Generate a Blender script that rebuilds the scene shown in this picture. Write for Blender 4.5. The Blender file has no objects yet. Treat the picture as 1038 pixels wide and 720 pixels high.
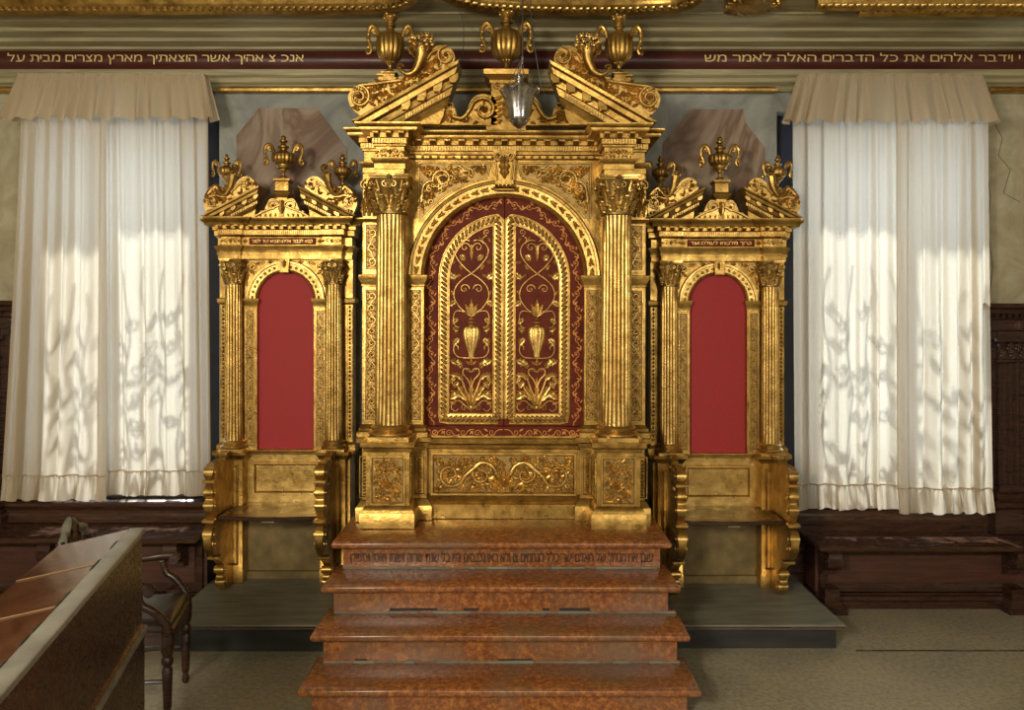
import bpy, math, random
from mathutils import Vector
PI = math.pi
R = random.Random(7)
COL = bpy.context.scene.collection
F0, HX, HY, CZ = 900.0, 520.0, 320.0, 2.024      # focal in px, vanishing point, eye height

def X(px, D): return (px - HX) * D / F0
def Z(py, D): return CZ - (py - HY) * D / F0

# ------------------------------------------------------------------ materials
def new_mat(name):
    m = bpy.data.materials.new(name); m.use_nodes = True
    nt = m.node_tree; nt.nodes.clear()
    out = nt.nodes.new('ShaderNodeOutputMaterial')
    b = nt.nodes.new('ShaderNodeBsdfPrincipled')
    nt.links.new(b.outputs[0], out.inputs[0])
    return m, nt, b

def ramp(nt, fac, stops):
    r = nt.nodes.new('ShaderNodeValToRGB')
    els = r.color_ramp.elements
    while len(els) < len(stops): els.new(0.5)
    for e, (p, c) in zip(els, stops):
        e.position = p; e.color = (*c, 1)
    nt.links.new(fac, r.inputs[0])
    return r.outputs[0]

def coords(nt, scale=(1, 1, 1), rot=(0, 0, 0)):
    tc = nt.nodes.new('ShaderNodeTexCoord'); mp = nt.nodes.new('ShaderNodeMapping')
    mp.inputs['Scale'].default_value = scale; mp.inputs['Rotation'].default_value = rot
    nt.links.new(tc.outputs['Object'], mp.inputs[0])
    return mp.outputs[0]

def noise(nt, vec, scale, detail=4, rough=.55, dist=0):
    n = nt.nodes.new('ShaderNodeTexNoise')
    n.inputs['Scale'].default_value = scale; n.inputs['Detail'].default_value = detail
    n.inputs['Roughness'].default_value = rough; n.inputs['Distortion'].default_value = dist
    nt.links.new(vec, n.inputs['Vector'])
    return n.outputs[0]

def bump(nt, b, h, strength, dist=.01):
    bp = nt.nodes.new('ShaderNodeBump'); bp.inputs['Strength'].default_value = strength
    bp.inputs['Distance'].default_value = dist
    nt.links.new(h, bp.inputs['Height']); nt.links.new(bp.outputs[0], b.inputs['Normal'])

def simple(name, c1, c2, scale=8, rough=.5, metal=0, stretch=(1, 1, 1), bmp=.15, bscale=None, dist=0, rot=(0,0,0), rvar=0, detail=5, coat=0, lo=.3, hi=.7):
    m, nt, b = new_mat(name)
    v = coords(nt, stretch, rot)
    n = noise(nt, v, scale, detail, .6, dist)
    nt.links.new(ramp(nt, n, [(lo, c1), (hi, c2)]), b.inputs['Base Color'])
    b.inputs['Roughness'].default_value = rough; b.inputs['Metallic'].default_value = metal
    if rvar:
        rr = nt.nodes.new('ShaderNodeMapRange'); rr.inputs[1].default_value = .3; rr.inputs[2].default_value = .7
        rr.inputs[3].default_value = rough - rvar; rr.inputs[4].default_value = rough + rvar
        nt.links.new(noise(nt, v, scale * 1.7, 3), rr.inputs[0]); nt.links.new(rr.outputs[0], b.inputs['Roughness'])
    if bmp: bump(nt, b, noise(nt, v, bscale or scale * 4, 4), bmp, .004)
    if coat:
        b.inputs['Coat Weight'].default_value = coat; b.inputs['Coat Roughness'].default_value = .25
    return m

MT = {}
MT['gold'] = simple('gilding', (.22, .12, .024), (.53, .325, .082), 11, .36, .88, bmp=.4, bscale=60, rvar=.09, detail=8, lo=.32, hi=.62)
MT['gold_bright'] = simple('burnished gilding', (.34, .20, .046), (.72, .47, .145), 14, .34, .88, bmp=.3, bscale=70, rvar=.08)
MT['gold_dull'] = simple('worn ochre gilding', (.13, .092, .032), (.30, .21, .075), 6, .50, .35, bmp=.3, bscale=40)
MT['gold_ground'] = simple('dark bole ground', (.19, .115, .030), (.38, .245, .075), 20, .45, .75, bmp=.3, bscale=70)  # recess shade put into a darker gold, set behind carving and capital leaves
MT['plaster_dark'] = simple('dim panelled wall', (.07, .05, .03), (.12, .085, .05), 3, .8)
MT['pale_gold'] = simple('pale gold leaf lettering', (.62, .46, .16), (.80, .64, .28), 40, .5, .3, bmp=0)
MT['ledge'] = simple('worn pale ledge', (.16, .15, .12), (.34, .32, .26), 6, .4, stretch=(1, 1, 1), bmp=.2, detail=8)
MT['pale_wood'] = simple('pale joint', (.20, .12, .055), (.30, .19, .09), 9, .5)
MT['paint_gold'] = simple('gold paint', (.42, .15, .02), (.62, .27, .05), 30, .5, .35, bmp=0)
MT['door_red'] = simple('oxblood lacquer', (.090, .012, .004), (.155, .026, .007), 14, .55, bmp=.1)
MT['door_red'].node_tree.nodes['Principled BSDF'].inputs['Specular IOR Level'].default_value = .12
MT['dark'] = simple('dark recess wood', (.012, .008, .005), (.03, .02, .012), 8, .7)
MT['red_cloth'] = simple('crimson silk', (.31, .010, .012), (.38, .018, .018), 90, .62, bmp=.5, bscale=350)
MT['wood'] = simple('dark walnut', (.017, .007, .004), (.062, .025, .013), 5, .30, stretch=(1, 1, 9), dist=1.2, bmp=.15, rvar=.08)
MT['wood_h'] = simple('dark walnut boards', (.020, .009, .005), (.085, .035, .018), 5, .25, stretch=(.8, 6, 8), dist=1.0, bmp=.12, rvar=.08)
MT['wood_red'] = simple('reddish walnut panel', (.040, .013, .007), (.092, .030, .015), 5, .45, stretch=(.8, 6, 9), dist=.6)
MT['desk_wood'] = simple('polished desk walnut', (.06, .022, .009), (.16, .062, .026), 4, .15, stretch=(1, 1.2, 6), dist=1.0, bmp=.08, rvar=.06, rot=(0, 0, .2))
MT['green'] = simple('sage grained paint', (.22, .19, .095), (.44, .385, .21), 7, .55, stretch=(.25, 3, 5), dist=.8, bmp=.2)
MT['band'] = simple('oxblood band', (.05, .012, .008), (.10, .022, .014), 5, .40, stretch=(.5, 3, 3), bmp=.15, rvar=.08)
MT['plaster_blue'] = simple('grey blue plaster', (.19, .205, .19), (.35, .355, .31), 3.5, .8, dist=1.5, bmp=.25, bscale=12, detail=8)
MT['plaster_side'] = simple('mottled ochre green plaster', (.30, .26, .15), (.46, .42, .28), 3.0, .85, dist=2, bmp=.25, bscale=14, detail=8)
MT['plaster_white'] = simple('plain plaster', (.42, .36, .26), (.52, .45, .33), 3, .9)
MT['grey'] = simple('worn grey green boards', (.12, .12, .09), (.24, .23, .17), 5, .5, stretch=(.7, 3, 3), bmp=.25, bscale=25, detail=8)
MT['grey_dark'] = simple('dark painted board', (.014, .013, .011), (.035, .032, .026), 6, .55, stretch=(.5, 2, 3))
MT['navy'] = simple('navy painted reveal', (.008, .011, .03), (.016, .024, .06), 5, .5)
MT['iron'] = simple('wrought iron', (.02, .02, .02), (.05, .05, .05), 30, .6, .5)
MT['silver'] = simple('tarnished silver', (.30, .29, .27), (.62, .60, .56), 14, .25, 1.0, bmp=.2, bscale=60, rvar=.06)
MT['leather'] = simple('dark leather', (.02, .014, .010), (.05, .035, .024), 8, .45, bmp=.2)
MT['wire'] = simple('dark wire', (.03, .03, .028), (.06, .06, .055), 10, .5, .4, bmp=0)
MT['ink'] = simple('black lettering', (.012, .008, .006), (.02, .014, .01), 20, .7, bmp=0)

def marble_red():
    m, nt, b = new_mat('red verona marble')
    v = coords(nt, (1, 1, 1))
    n1 = noise(nt, v, 3.0, 6, .6, 1.5); n2 = noise(nt, v, 34, 5, .75)
    c1 = ramp(nt, n1, [(.3, (.16, .056, .016)), (.55, (.27, .090, .026)), (.75, (.19, .080, .032))])
    c2 = ramp(nt, n2, [(.40, (.11, .035, .014)), (.5, (.25, .080, .018)), (.64, (.50, .21, .05))])
    mx = nt.nodes.new('ShaderNodeMix'); mx.data_type = 'RGBA'; mx.inputs[0].default_value = .65
    nt.links.new(c1, mx.inputs[6]); nt.links.new(c2, mx.inputs[7])
    # worn dusty patches
    n3 = noise(nt, v, 2.2, 6, .6, .5)
    f = ramp(nt, n3, [(.46, (0, 0, 0)), (.68, (.75, .75, .75))])
    mx2 = nt.nodes.new('ShaderNodeMix'); mx2.data_type = 'RGBA'
    nt.links.new(f, mx2.inputs[0]); nt.links.new(mx.outputs[2], mx2.inputs[6]); mx2.inputs[7].default_value = (.15, .10, .055, 1)
    nt.links.new(mx2.outputs[2], b.inputs['Base Color'])
    b.inputs['Roughness'].default_value = .26
    bump(nt, b, n2, .15, .002)
    return m
MT['marble'] = marble_red()

def marble_swirl():
    m, nt, b = new_mat('painted swirling brown marble')
    v = coords(nt, (1.0, 1, .45), (0, .5, 0))
    n = noise(nt, v, 1.5, 6, .5, 1.6)
    c = ramp(nt, n, [(.28, (.16, .155, .13)), (.40, (.20, .13, .08)), (.47, (.32, .24, .16)), (.53, (.16, .085, .045)), (.60, (.30, .235, .17)), (.68, (.19, .12, .075)), (.78, (.33, .29, .23))])
    nt.links.new(c, b.inputs['Base Color']); b.inputs['Roughness'].default_value = .6
    return m
MT['swirl'] = marble_swirl()

def floor_mat():
    m, nt, b = new_mat('terrazzo floor')
    v = coords(nt)
    n1 = noise(nt, v, 1.6, 6, .6, .6); n2 = noise(nt, v, 34, 5, .8)
    c1 = ramp(nt, n1, [(.32, (.24, .23, .165)), (.68, (.40, .345, .22))])
    c2 = ramp(nt, n2, [(.40, (.08, .07, .05)), (.5, (.36, .32, .22)), (.62, (.60, .52, .34))])
    mx = nt.nodes.new('ShaderNodeMix'); mx.data_type = 'RGBA'; mx.inputs[0].default_value = .35
    nt.links.new(c1, mx.inputs[6]); nt.links.new(c2, mx.inputs[7]); nt.links.new(mx.outputs[2], b.inputs['Base Color'])
    b.inputs['Roughness'].default_value = .42
    return m
MT['floor'] = floor_mat()

def cloth_mat():
    m = bpy.data.materials.new('cream cotton curtain'); m.use_nodes = True
    nt = m.node_tree; nt.nodes.clear()
    out = nt.nodes.new('ShaderNodeOutputMaterial')
    d = nt.nodes.new('ShaderNodeBsdfDiffuse'); t = nt.nodes.new('ShaderNodeBsdfTranslucent'); mx = nt.nodes.new('ShaderNodeMixShader')
    v = coords(nt, (1, 1, 1)); n = noise(nt, v, 160, 3)
    c = ramp(nt, n, [(.3, (.52, .41, .26)), (.7, (.60, .48, .31))])
    nt.links.new(c, d.inputs[0]); t.inputs[0].default_value = (.85, .80, .68, 1)
    mx.inputs[0].default_value = .42
    bp = nt.nodes.new('ShaderNodeBump'); bp.inputs['Strength'].default_value = .2; bp.inputs['Distance'].default_value = .003
    nt.links.new(noise(nt, v, 14, 5), bp.inputs['Height']); nt.links.new(bp.outputs[0], d.inputs['Normal'])
    nt.links.new(d.outputs[0], mx.inputs[1]); nt.links.new(t.outputs[0], mx.inputs[2]); nt.links.new(mx.outputs[0], out.inputs[0])
    return m
MT['cloth'] = cloth_mat()

def glass_mat():
    m = bpy.data.materials.new('window glass'); m.use_nodes = True
    nt = m.node_tree; nt.nodes.clear()
    out = nt.nodes.new('ShaderNodeOutputMaterial')
    t = nt.nodes.new('ShaderNodeBsdfTransparent'); g = nt.nodes.new('ShaderNodeBsdfGlossy'); mx = nt.nodes.new('ShaderNodeMixShader')
    t.inputs[0].default_value = (.93, .96, .97, 1); g.inputs['Roughness'].default_value = .05; mx.inputs[0].default_value = .06
    nt.links.new(t.outputs[0], mx.inputs[1]); nt.links.new(g.outputs[0], mx.inputs[2]); nt.links.new(mx.outputs[0], out.inputs[0])
    return m
MT['glass'] = glass_mat()

# ------------------------------------------------------------------ object tree
ORG = [Vector((0, 0, 0))]
def tag(o, label=None, cat=None, group=None, kind=None):
    if label: o['label'] = label
    if cat: o['category'] = cat
    if group: o['group'] = group
    if kind: o['kind'] = kind
    return o
def thing(name, loc, label, cat, group=None):
    o = bpy.data.objects.new(name, None); COL.objects.link(o); o.location = loc
    o.empty_display_size = .1
    ORG[0] = Vector(loc)
    return tag(o, label, cat, group)
def copy_tree(o, parent=None):
    c = o.copy(); COL.objects.link(c)
    if parent: c.parent = parent
    for ch in [q for q in bpy.data.objects if q.parent == o]: copy_tree(ch, c)
    return c

class M:
    def __init__(s): s.V = []; s.F = []
    def add(s, vs, fs):
        k = len(s.V); s.V.extend(vs); s.F.extend([tuple(i + k for i in f) for f in fs])
    def grid(s, rows, cu=False, cv=False):
        n = len(rows[0]); k = len(s.V)
        for r in rows: s.V.extend(r)
        nr = len(rows)
        for i in range(nr if cv else nr - 1):
            a = k + i * n; b = k + ((i + 1) % nr) * n
            for j in range(n if cu else n - 1):
                j2 = (j + 1) % n
                s.F.append((a + j, a + j2, b + j2, b + j))
    def box(s, x0, x1, y0, y1, z0, z1, c=0):
        if x0 > x1: x0, x1 = x1, x0
        if y0 > y1: y0, y1 = y1, y0
        if z0 > z1: z0, z1 = z1, z0
        if not c:
            s.add([(x0,y0,z0),(x1,y0,z0),(x1,y1,z0),(x0,y1,z0),(x0,y0,z1),(x1,y0,z1),(x1,y1,z1),(x0,y1,z1)],
                  [(3,2,1,0),(4,5,6,7),(0,1,5,4),(1,2,6,5),(2,3,7,6),(3,0,4,7)])
        else:
            s.solid([(x0,y0),(x1,y0),(x1,y1),(x0,y1)], [(-c, z0), (0, z0+c), (0, z1-c), (-c, z1)])
    def solid(s, path, prof):
        """stack of mitred rings round a counter-clockwise plan, capped"""
        n = len(path); mit = []
        for i in range(n):
            p0, p1, p2 = path[i-1], path[i], path[(i+1) % n]
            d1 = Vector((p1[0]-p0[0], p1[1]-p0[1])).normalized(); d2 = Vector((p2[0]-p1[0], p2[1]-p1[1])).normalized()
            n1 = Vector((d1.y, -d1.x)); n2 = Vector((d2.y, -d2.x)); k = 1 + n1.dot(n2)
            mit.append((n1 + n2) / max(k, .35))
        rows = [[(p[0]+m.x*o, p[1]+m.y*o, z) for p, m in zip(path, mit)] for o, z in prof]
        k = len(s.V)
        s.grid(rows, cu=True)
        s.F.append(tuple(k + i for i in range(n-1, -1, -1)))
        s.F.append(tuple(k + (len(rows)-1)*n + i for i in range(n)))
    def prism(s, pts, F, h0, h1, c=0):
        """closed outline in (u,v) through map F between heights h0 and h1, chamfered by c"""
        k = len(s.V); n = len(pts)
        if c:
            cx = sum(p[0] for p in pts)/n; cy = sum(p[1] for p in pts)/n
            ins = [(cx+(p[0]-cx)*(1-c), cy+(p[1]-cy)*(1-c)) for p in pts]
            rows = [[F(u, v, h0) for u, v in pts], [F(u, v, h0+(h1-h0)*.6) for u, v in pts], [F(u, v, h1) for u, v in ins]]
        else: rows = [[F(u, v, h0) for u, v in pts], [F(u, v, h1) for u, v in pts]]
        s.grid(rows, cu=True)
        s.F.append(tuple(k + i for i in range(n-1, -1, -1))); s.F.append(tuple(k + (len(rows)-1)*n + i for i in range(n)))
    def lathe(s, c, prof, seg=32, mod=None):
        rows = []
        for i, (r, z) in enumerate(prof):
            row = []
            for j in range(seg):
                a = 2*PI*j/seg; rr = r * (mod(a, i) if mod else 1)
                row.append((c[0]+rr*math.cos(a), c[1]+rr*math.sin(a), c[2]+z))
            rows.append(row)
        s.grid(rows, cu=True)
        k = len(s.V); n = seg
        s.F.append(tuple(range(k-n, k))); s.F.append(tuple(range(k-n*len(rows), k-n*(len(rows)-1)))[::-1])
    def tube(s, pts, rad, seg=8, flat=1.0, up=(0, 1, 0)):
        pts = [Vector(p) for p in pts]; n = len(pts); up = Vector(up)
        rows = []
        for i, p in enumerate(pts):
            d = (pts[min(i+1, n-1)] - pts[max(i-1, 0)]).normalized()
            a = d.cross(up)
            if a.length < .05: a = d.cross(Vector((1, 0, 0)))
            a.normalize(); b = a.cross(d).normalized()
            r = rad(i/(n-1)) if callable(rad) else rad
            rows.append([tuple(p + a*(r*math.cos(2*PI*j/seg)) + b*(r*flat*math.sin(2*PI*j/seg))) for j in range(seg)])
        k = len(s.V); s.grid(rows, cu=True)
        s.F.append(tuple(k+i for i in range(seg))); s.F.append(tuple(k+(n-1)*seg+i for i in range(seg)))
    # ---- relief carving, in a (u, v, height) map
    def stem(s, F, pts, w0, w1, h0, h1=None, full=False, h=0):
        h1 = h0 if h1 is None else h1
        n = len(pts); rows = []
        if not full: h0, h1 = h0*.7, h1*.7
        for i, (u, v) in enumerate(pts):
            a = pts[max(i-1, 0)]; b = pts[min(i+1, n-1)]
            dx, dy = b[0]-a[0], b[1]-a[1]; L = math.hypot(dx, dy) or 1
            nx, ny = -dy/L, dx/L; t = i/(n-1); w = w0+(w1-w0)*t; hh = h0+(h1-h0)*t
            if full: cs = [(math.cos(q*PI/4), math.sin(q*PI/4)) for q in range(8)]
            else: cs = [(-1, 0), (-.8, .6), (-.3, .95), (.3, .95), (.8, .6), (1, 0)]
            rows.append([F(u+nx*w*c, v+ny*w*c, h+hh*q) for c, q in cs])
        s.grid(rows, cu=full)
        if full:
            k = len(s.V); s.F.append(tuple(range(k-8, k))); s.F.append(tuple(range(k-8*n, k-8*n+8)))
    def blob(s, F, u, v, ru, rv, hh, rot=0, seg=8, full=False, h=0):
        rows = []
        ca, sa = math.cos(rot), math.sin(rot)
        ks = [0, .35, .7, 1.0] if not full else [-1, -.6, 0, .6, 1]
        for q in ks:
            r = math.cos(q*PI/2) if q < 1 else .02
            if q <= -1: r = .02
            row = []
            for j in range(seg):
                a = 2*PI*j/seg; x = ru*r*math.cos(a); y = rv*r*math.sin(a)
                row.append(F(u+x*ca-y*sa, v+x*sa+y*ca, h+hh*math.sin(q*PI/2)))
            rows.append(row)
        s.grid(rows, cu=True)
    def leaf(s, F, u, v, ang, L, W, H, lobes=3, curl=0, bend=0, h=0, back=False):
        n = lobes*4+2; rows = []; cu, cv, a = u, v, ang; H = H*.55
        for i in range(n+1):
            t = i/n
            w = W*(math.sin(PI*min(1, .12+t*.88))**.75)*(.62+.38*abs(math.cos(PI*lobes*t)))
            if i == n: w = W*.03
            hh = H*(.35+.65*math.sin(PI*t)) + curl*t**3
            nx, ny = -math.sin(a), math.cos(a)
            lift = curl*t**3
            rows.append([F(cu+nx*w*c, cv+ny*w*c, h+lift+(hh-lift)*q) for c, q in ((-1, 0), (-.6, .85), (-.2, .6), (0, 1), (.2, .6), (.6, .85), (1, 0))])
            cu += math.cos(a)*L/n; cv += math.sin(a)*L/n; a += bend/n
        s.grid(rows)
        if back:
            s.grid([[r[0], r[-1]] for r in rows])
    def scroll(s, F, cx, cy, r, a0, turns, dr, w, hh, full=False, h=0, boss=True, n=None, lead=None):
        n = n or max(14, int(18*turns)); pts = []
        for i in range(n+1):
            t = i/n; a = a0+dr*turns*2*PI*t; rr = r*(1-.82*t**.85)
            pts.append((cx+rr*math.cos(a), cy+rr*math.sin(a)))
        if lead: pts = lead + pts
        s.stem(F, pts, w, w*.55, hh, hh*.8, full, h)
        if boss: s.blob(F, cx, cy, r*.27, r*.27, hh*1.3, full=full, h=h)
        return pts
    def build(s, name, mat, parent=None, angle=38, keep=False):
        me = bpy.data.meshes.new(name)
        o = ORG[0]
        me.from_pydata([(v[0]-o.x, v[1]-o.y, v[2]-o.z) for v in s.V], [], s.F)
        me.update()
        import bmesh
        bm = bmesh.new(); bm.from_mesh(me)
        bmesh.ops.recalc_face_normals(bm, faces=bm.faces); bm.to_mesh(me); bm.free()
        me.materials.append(MT[mat] if isinstance(mat, str) else mat)
        me.shade_smooth(); me.set_sharp_from_angle(angle=math.radians(angle))
        ob = bpy.data.objects.new(name, me); COL.objects.link(ob)
        if parent: ob.parent = parent
        else: ob.location = o
        return ob

def PXM(D, cx=0.0, sgn=1):
    """map from photo-sized units on a plane at depth D: u from the centre line cx (metres), v down, h towards the room"""
    k = D/F0
    return lambda u, v, h: (cx+sgn*u*k, D-h, CZ-(v-HY)*k)
def FR(y0): return lambda u, v, h: (u, y0-h, v)
def SD(x0, sg): return lambda u, v, h: (x0+sg*h, u, v)

def arc(cx, cy, r, a0, a1, n=16, ry=None):
    ry = r if ry is None else ry
    return [(cx+r*math.cos(a0+(a1-a0)*i/n), cy+ry*math.sin(a0+(a1-a0)*i/n)) for i in range(n+1)]
def bez(p, n=12):
    """smooth open curve through points (Catmull-Rom)"""
    out = []
    q = [p[0]]+list(p)+[p[-1]]
    for i in range(1, len(q)-2):
        for j in range(n):
            t = j/n
            out.append(tuple(.5*((2*q[i][k])+(-q[i-1][k]+q[i+1][k])*t+(2*q[i-1][k]-5*q[i][k]+4*q[i+1][k]-q[i+2][k])*t*t+(-q[i-1][k]+3*q[i][k]-3*q[i+1][k]+q[i+2][k])*t**3) for k in range(len(p[0]))))
    out.append(tuple(p[-1]))
    return out

def rinceau(m, F, u0, u1, v0, v1, n, hh, vert=False, seed=1, wk=.07):
    """running scroll of n spirals along u (or v)"""
    rr = random.Random(seed)
    if vert: G = lambda u, v, h: F(v, u, h); u0, u1, v0, v1 = v0, v1, u0, u1
    else: G = F
    L = (u1-u0)/n; mid = (v0+v1)/2; H = abs(v1-v0)
    for i in range(n):
        d = 1 if i % 2 == 0 else -1
        c = u0+L*(i+.5); r = min(abs(L)*.46, H*.44); w = H*wk
        sl = 1 if L > 0 else -1
        lead = bez([(c-sl*abs(L)*.95, mid+d*H*.30), (c-sl*abs(L)*.55, mid+d*H*.02), (c-sl*r*.97, mid-d*H*.08)], 5)[:-1] if i else []
        m.scroll(G, c, mid, r, PI if sl > 0 else 0, 1.35, d*sl*(1), w, hh, lead=lead)
        for q in range(7):
            a = rr.uniform(-.3, .3)+q*.9
            m.leaf(G, c+r*.30*math.cos(a), mid+r*.30*math.sin(a), a+.5*d, r*.85, r*.26, hh*.8, 2, bend=d*1.2)
        for sx in (-1, 1):
            for sy in (-1, 1):
                m.leaf(G, c+sx*abs(L)*.26, mid+sy*H*.22, math.atan2(sy*1.0, sx*.9), H*.34, H*.12, hh*.8, 3, bend=.8*sx*sy)
                m.blob(G, c+sx*abs(L)*.46, mid+sy*H*.40, H*.06, H*.06, hh*.7)
        for sy in (-1, 1): m.leaf(G, c, mid+sy*r*.8, (PI/2)*sy+.9*d, H*.2, H*.08, hh*.9, 2)

def pip(pts):
    def f(x, y):
        c = False; j = len(pts)-1
        for i in range(len(pts)):
            if (pts[i][1] > y) != (pts[j][1] > y) and x < (pts[j][0]-pts[i][0])*(y-pts[i][1])/(pts[j][1]-pts[i][1])+pts[i][0]: c = not c
            j = i
        return c
    return f
def scatter(m, F, inside, box, n, L, W, H, seed, h=0):
    """dense carved leafage filling a region of a panel"""
    rr = random.Random(seed); k = 0; tries = 0
    while k < n and tries < n*20:
        tries += 1
        u = rr.uniform(box[0], box[1]); v = rr.uniform(box[2], box[3])
        if not inside(u, v): continue
        k += 1; a = rr.uniform(0, 6.28); l = L*rr.uniform(.7, 1.2)
        if not inside(u+l*math.cos(a), v+l*math.sin(a)): continue
        if k % 5 == 0: m.scroll(F, u, v, l*.4, a, 1.2, rr.choice((-1, 1)), W*.4, H, h=h)
        else: m.leaf(F, u, v, a, l, W*rr.uniform(.8, 1.2), H*1.15, 3, bend=rr.uniform(-1.2, 1.2), h=h)

def urn(parent, c, ht, r, kind=0, handles=True, seg=56, mat='gold'):
    if kind == 0:
        P = [(0,.36),(.025,.40),(.05,.36),(.065,.18),(.11,.13),(.15,.20),(.165,.26),(.18,.30),(.21,.56),(.27,.82),(.35,.96),(.45,1.0),(.54,1.0),(.61,.93),(.66,.76),(.69,.46),(.70,.34),(.735,.28),(.77,.28),(.785,.42),(.80,.42),(.82,.30),(.86,.30),(.90,.44),(.94,.52),(.97,.40),(1.0,.2)]
        g0, g1 = 7, 14
    else:
        P = [(0,.34),(.04,.38),(.07,.30),(.09,.15),(.16,.13),(.20,.28),(.23,.30),(.25,.50),(.30,.60),(.33,.62),(.36,.80),(.42,.95),(.50,1.0),(.56,.94),(.60,.70),(.63,.38),(.66,.30),(.70,.34),(.72,.48),(.75,.48),(.77,.26),(.82,.20),(.85,.34),(.88,.36),(.91,.18),(.95,.24),(.98,.18),(1.0,.06)]
        g0, g1 = 10, 15
    m = M()
    def mod(a, i):
        if g0 <= i <= g1: return .93+.09*abs(math.cos(a*7))
        return 1
    m.lathe(c, [(r*q, ht*t) for t, q in P], seg, mod)
    if kind == 0:                                   # small flowers at the mouth
        rq = random.Random(3)
        for k in range(9):
            a = k*2*PI/9
            F = lambda u, v, h: (c[0]+u, c[1]+h, c[2]+v)
            m.blob(F, r*.42*math.cos(a), ht*(.95+.03*math.sin(5*a)), r*.13, r*.13, r*.13, full=True, h=r*.42*math.sin(a), seg=6)
        for k in range(12):                        # leaf cup under the belly
            a = k*2*PI/12
            F = lambda u, v, h: (c[0]+(r*.38+h)*math.cos(a+u/(r*.6)), c[1]+(r*.38+h)*math.sin(a+u/(r*.6)), c[2]+v)
            m.leaf(F, 0, ht*.17, PI/2, ht*.15, r*.11, r*.05, 2, curl=r*.42)
    b = m.build('urn', mat, parent)
    if handles:
        for sg in (-1, 1):
            m = M()
            pts = [(c[0]+sg*r*x, c[1], c[2]+ht*z) for x, z in bez([(.82,.60),(1.0,.74),(1.3,.80),(1.56,.72),(1.58,.60),(1.45,.50),(1.36,.42),(1.46,.35),(1.62,.345),(1.68,.39)], 6)]
            m.tube(pts, lambda t: r*(.17-.07*t), 8)
            m.tube([(c[0]+sg*(r*1.12+r*.2*math.cos(a)*(1-a/14)), c[1], c[2]+ht*.70+r*.2*math.sin(a)*(1-a/14)) for a in [k*.5 for k in range(18)]], r*.09, 6)
            for z in (.66, .56, .44):
                m.blob(lambda u, v, h: (u, c[1]-h, v), c[0]+sg*r*1.56, c[2]+ht*z, r*.14, r*.16, r*.16, full=True)
            m.build('urn_handle', mat, b)
    return b

def fluted(m, c, r, z0, z1, nf=20, taper=.86):
    seg = nf*6
    N = 14; prof = []
    for i in range(N+1):
        t = i/N; prof.append((r*(1-(1-taper)*t**1.5), z0+(z1-z0)*t))
    def mod(a, i):
        e = 0 if i in (0, N) else 1
        return 1-e*.075*abs(math.sin(nf*a/2))**.7
    m.lathe((c[0], c[1], 0), prof, seg, mod)
def attic(m, c, r, z0, z1):
    H = z1-z0
    m.lathe((c[0], c[1], 0), [(r*q, z0+H*t) for t, q in [(0,1.34),(.12,1.42),(.25,1.42),(.34,1.32),(.38,1.22),(.48,1.15),(.58,1.17),(.62,1.24),(.74,1.27),(.84,1.22),(.88,1.1),(1,1.02)]], 40)
def capital(m, c, r, z0, z1, rt=1.55, bell=None):
    """leafy corinthian capital"""
    H = z1-z0
    (bell or m).lathe((c[0], c[1], 0), [(r*q, z0+H*t) for t, q in [(0,1.0),(.02,1.14),(.06,1.14),(.08,1.0),(.3,1.0),(.6,1.06),(.8,1.2),(.88,1.3)]], 24)
    for row, (zb, hl, wl, cu, off) in enumerate([(.06,.34,.26,.42,0),(.24,.42,.27,.55,.5)]):
        for k in range(8):
            a0 = (k+off)*PI/4+PI/8
            F = lambda u, v, h: (c[0]+(r*1.02+h)*math.cos(a0+u/r), c[1]+(r*1.02+h)*math.sin(a0+u/r), v)
            m.leaf(F, 0, z0+H*zb, PI/2, H*hl*1.1, r*wl*1.5, r*.34, 4, curl=r*cu*1.1)
            m.blob(F, 0, z0+H*(zb+hl), r*.22, r*.10, r*.15, h=r*cu*.75, full=True)
    for k in range(4):                              # corner volutes
        a = k*PI/2+PI/4; dx, dy = math.cos(a), math.sin(a)
        G = lambda u, v, h: (c[0]+u*dx-h*dy, c[1]+u*dy+h*dx, v)
        m.scroll(G, r*rt*1.02, z0+H*.74, r*.30, PI/2+.3, 1.3, -1, r*.10, r*.16, full=True, lead=[(r*1.0, z0+H*.42), (r*1.12, z0+H*.66), (r*1.3, z0+H*.86)])
        for sg in (-1, 1):                          # inner small volutes meeting at each face
            b = a+PI/4; ex, ey = math.cos(b), math.sin(b)
            K = lambda u, v, h: (c[0]+ex*(r*1.15+h)-ey*u, c[1]+ey*(r*1.15+h)+ex*u, v)
            m.scroll(K, sg*r*.28, z0+H*.74, r*.22, PI/2, 1.1, -sg, r*.07, r*.12)
    pth = []
    for k in range(4):
        a = k*PI/2-3*PI/4
        p = (rt*r*1.15*math.cos(a), rt*r*1.15*math.sin(a)); q = (rt*r*1.15*math.cos(a+PI/2), rt*r*1.15*math.sin(a+PI/2))
        for t in (0, .12, .3, .5, .7, .88):
            bx = p[0]+(q[0]-p[0])*t; by = p[1]+(q[1]-p[1])*t; s = 1-.22*math.sin(PI*t)
            pth.append((c[0]+bx*s, c[1]+by*s))
    m.solid(pth, [(-.08*r, z0+H*.86), (0, z0+H*.90), (0, z0+H*.93), (.06*r, z0+H*.95), (.06*r, z1)])
    for k in range(4):
        a = k*PI/2
        F = lambda u, v, h: (c[0]+math.cos(a)*(r*1.2+h)-math.sin(a)*u, c[1]+math.sin(a)*(r*1.2+h)+math.cos(a)*u, v)
        m.blob(F, 0, z0+H*.93, r*.2, r*.17, r*.25)

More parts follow.
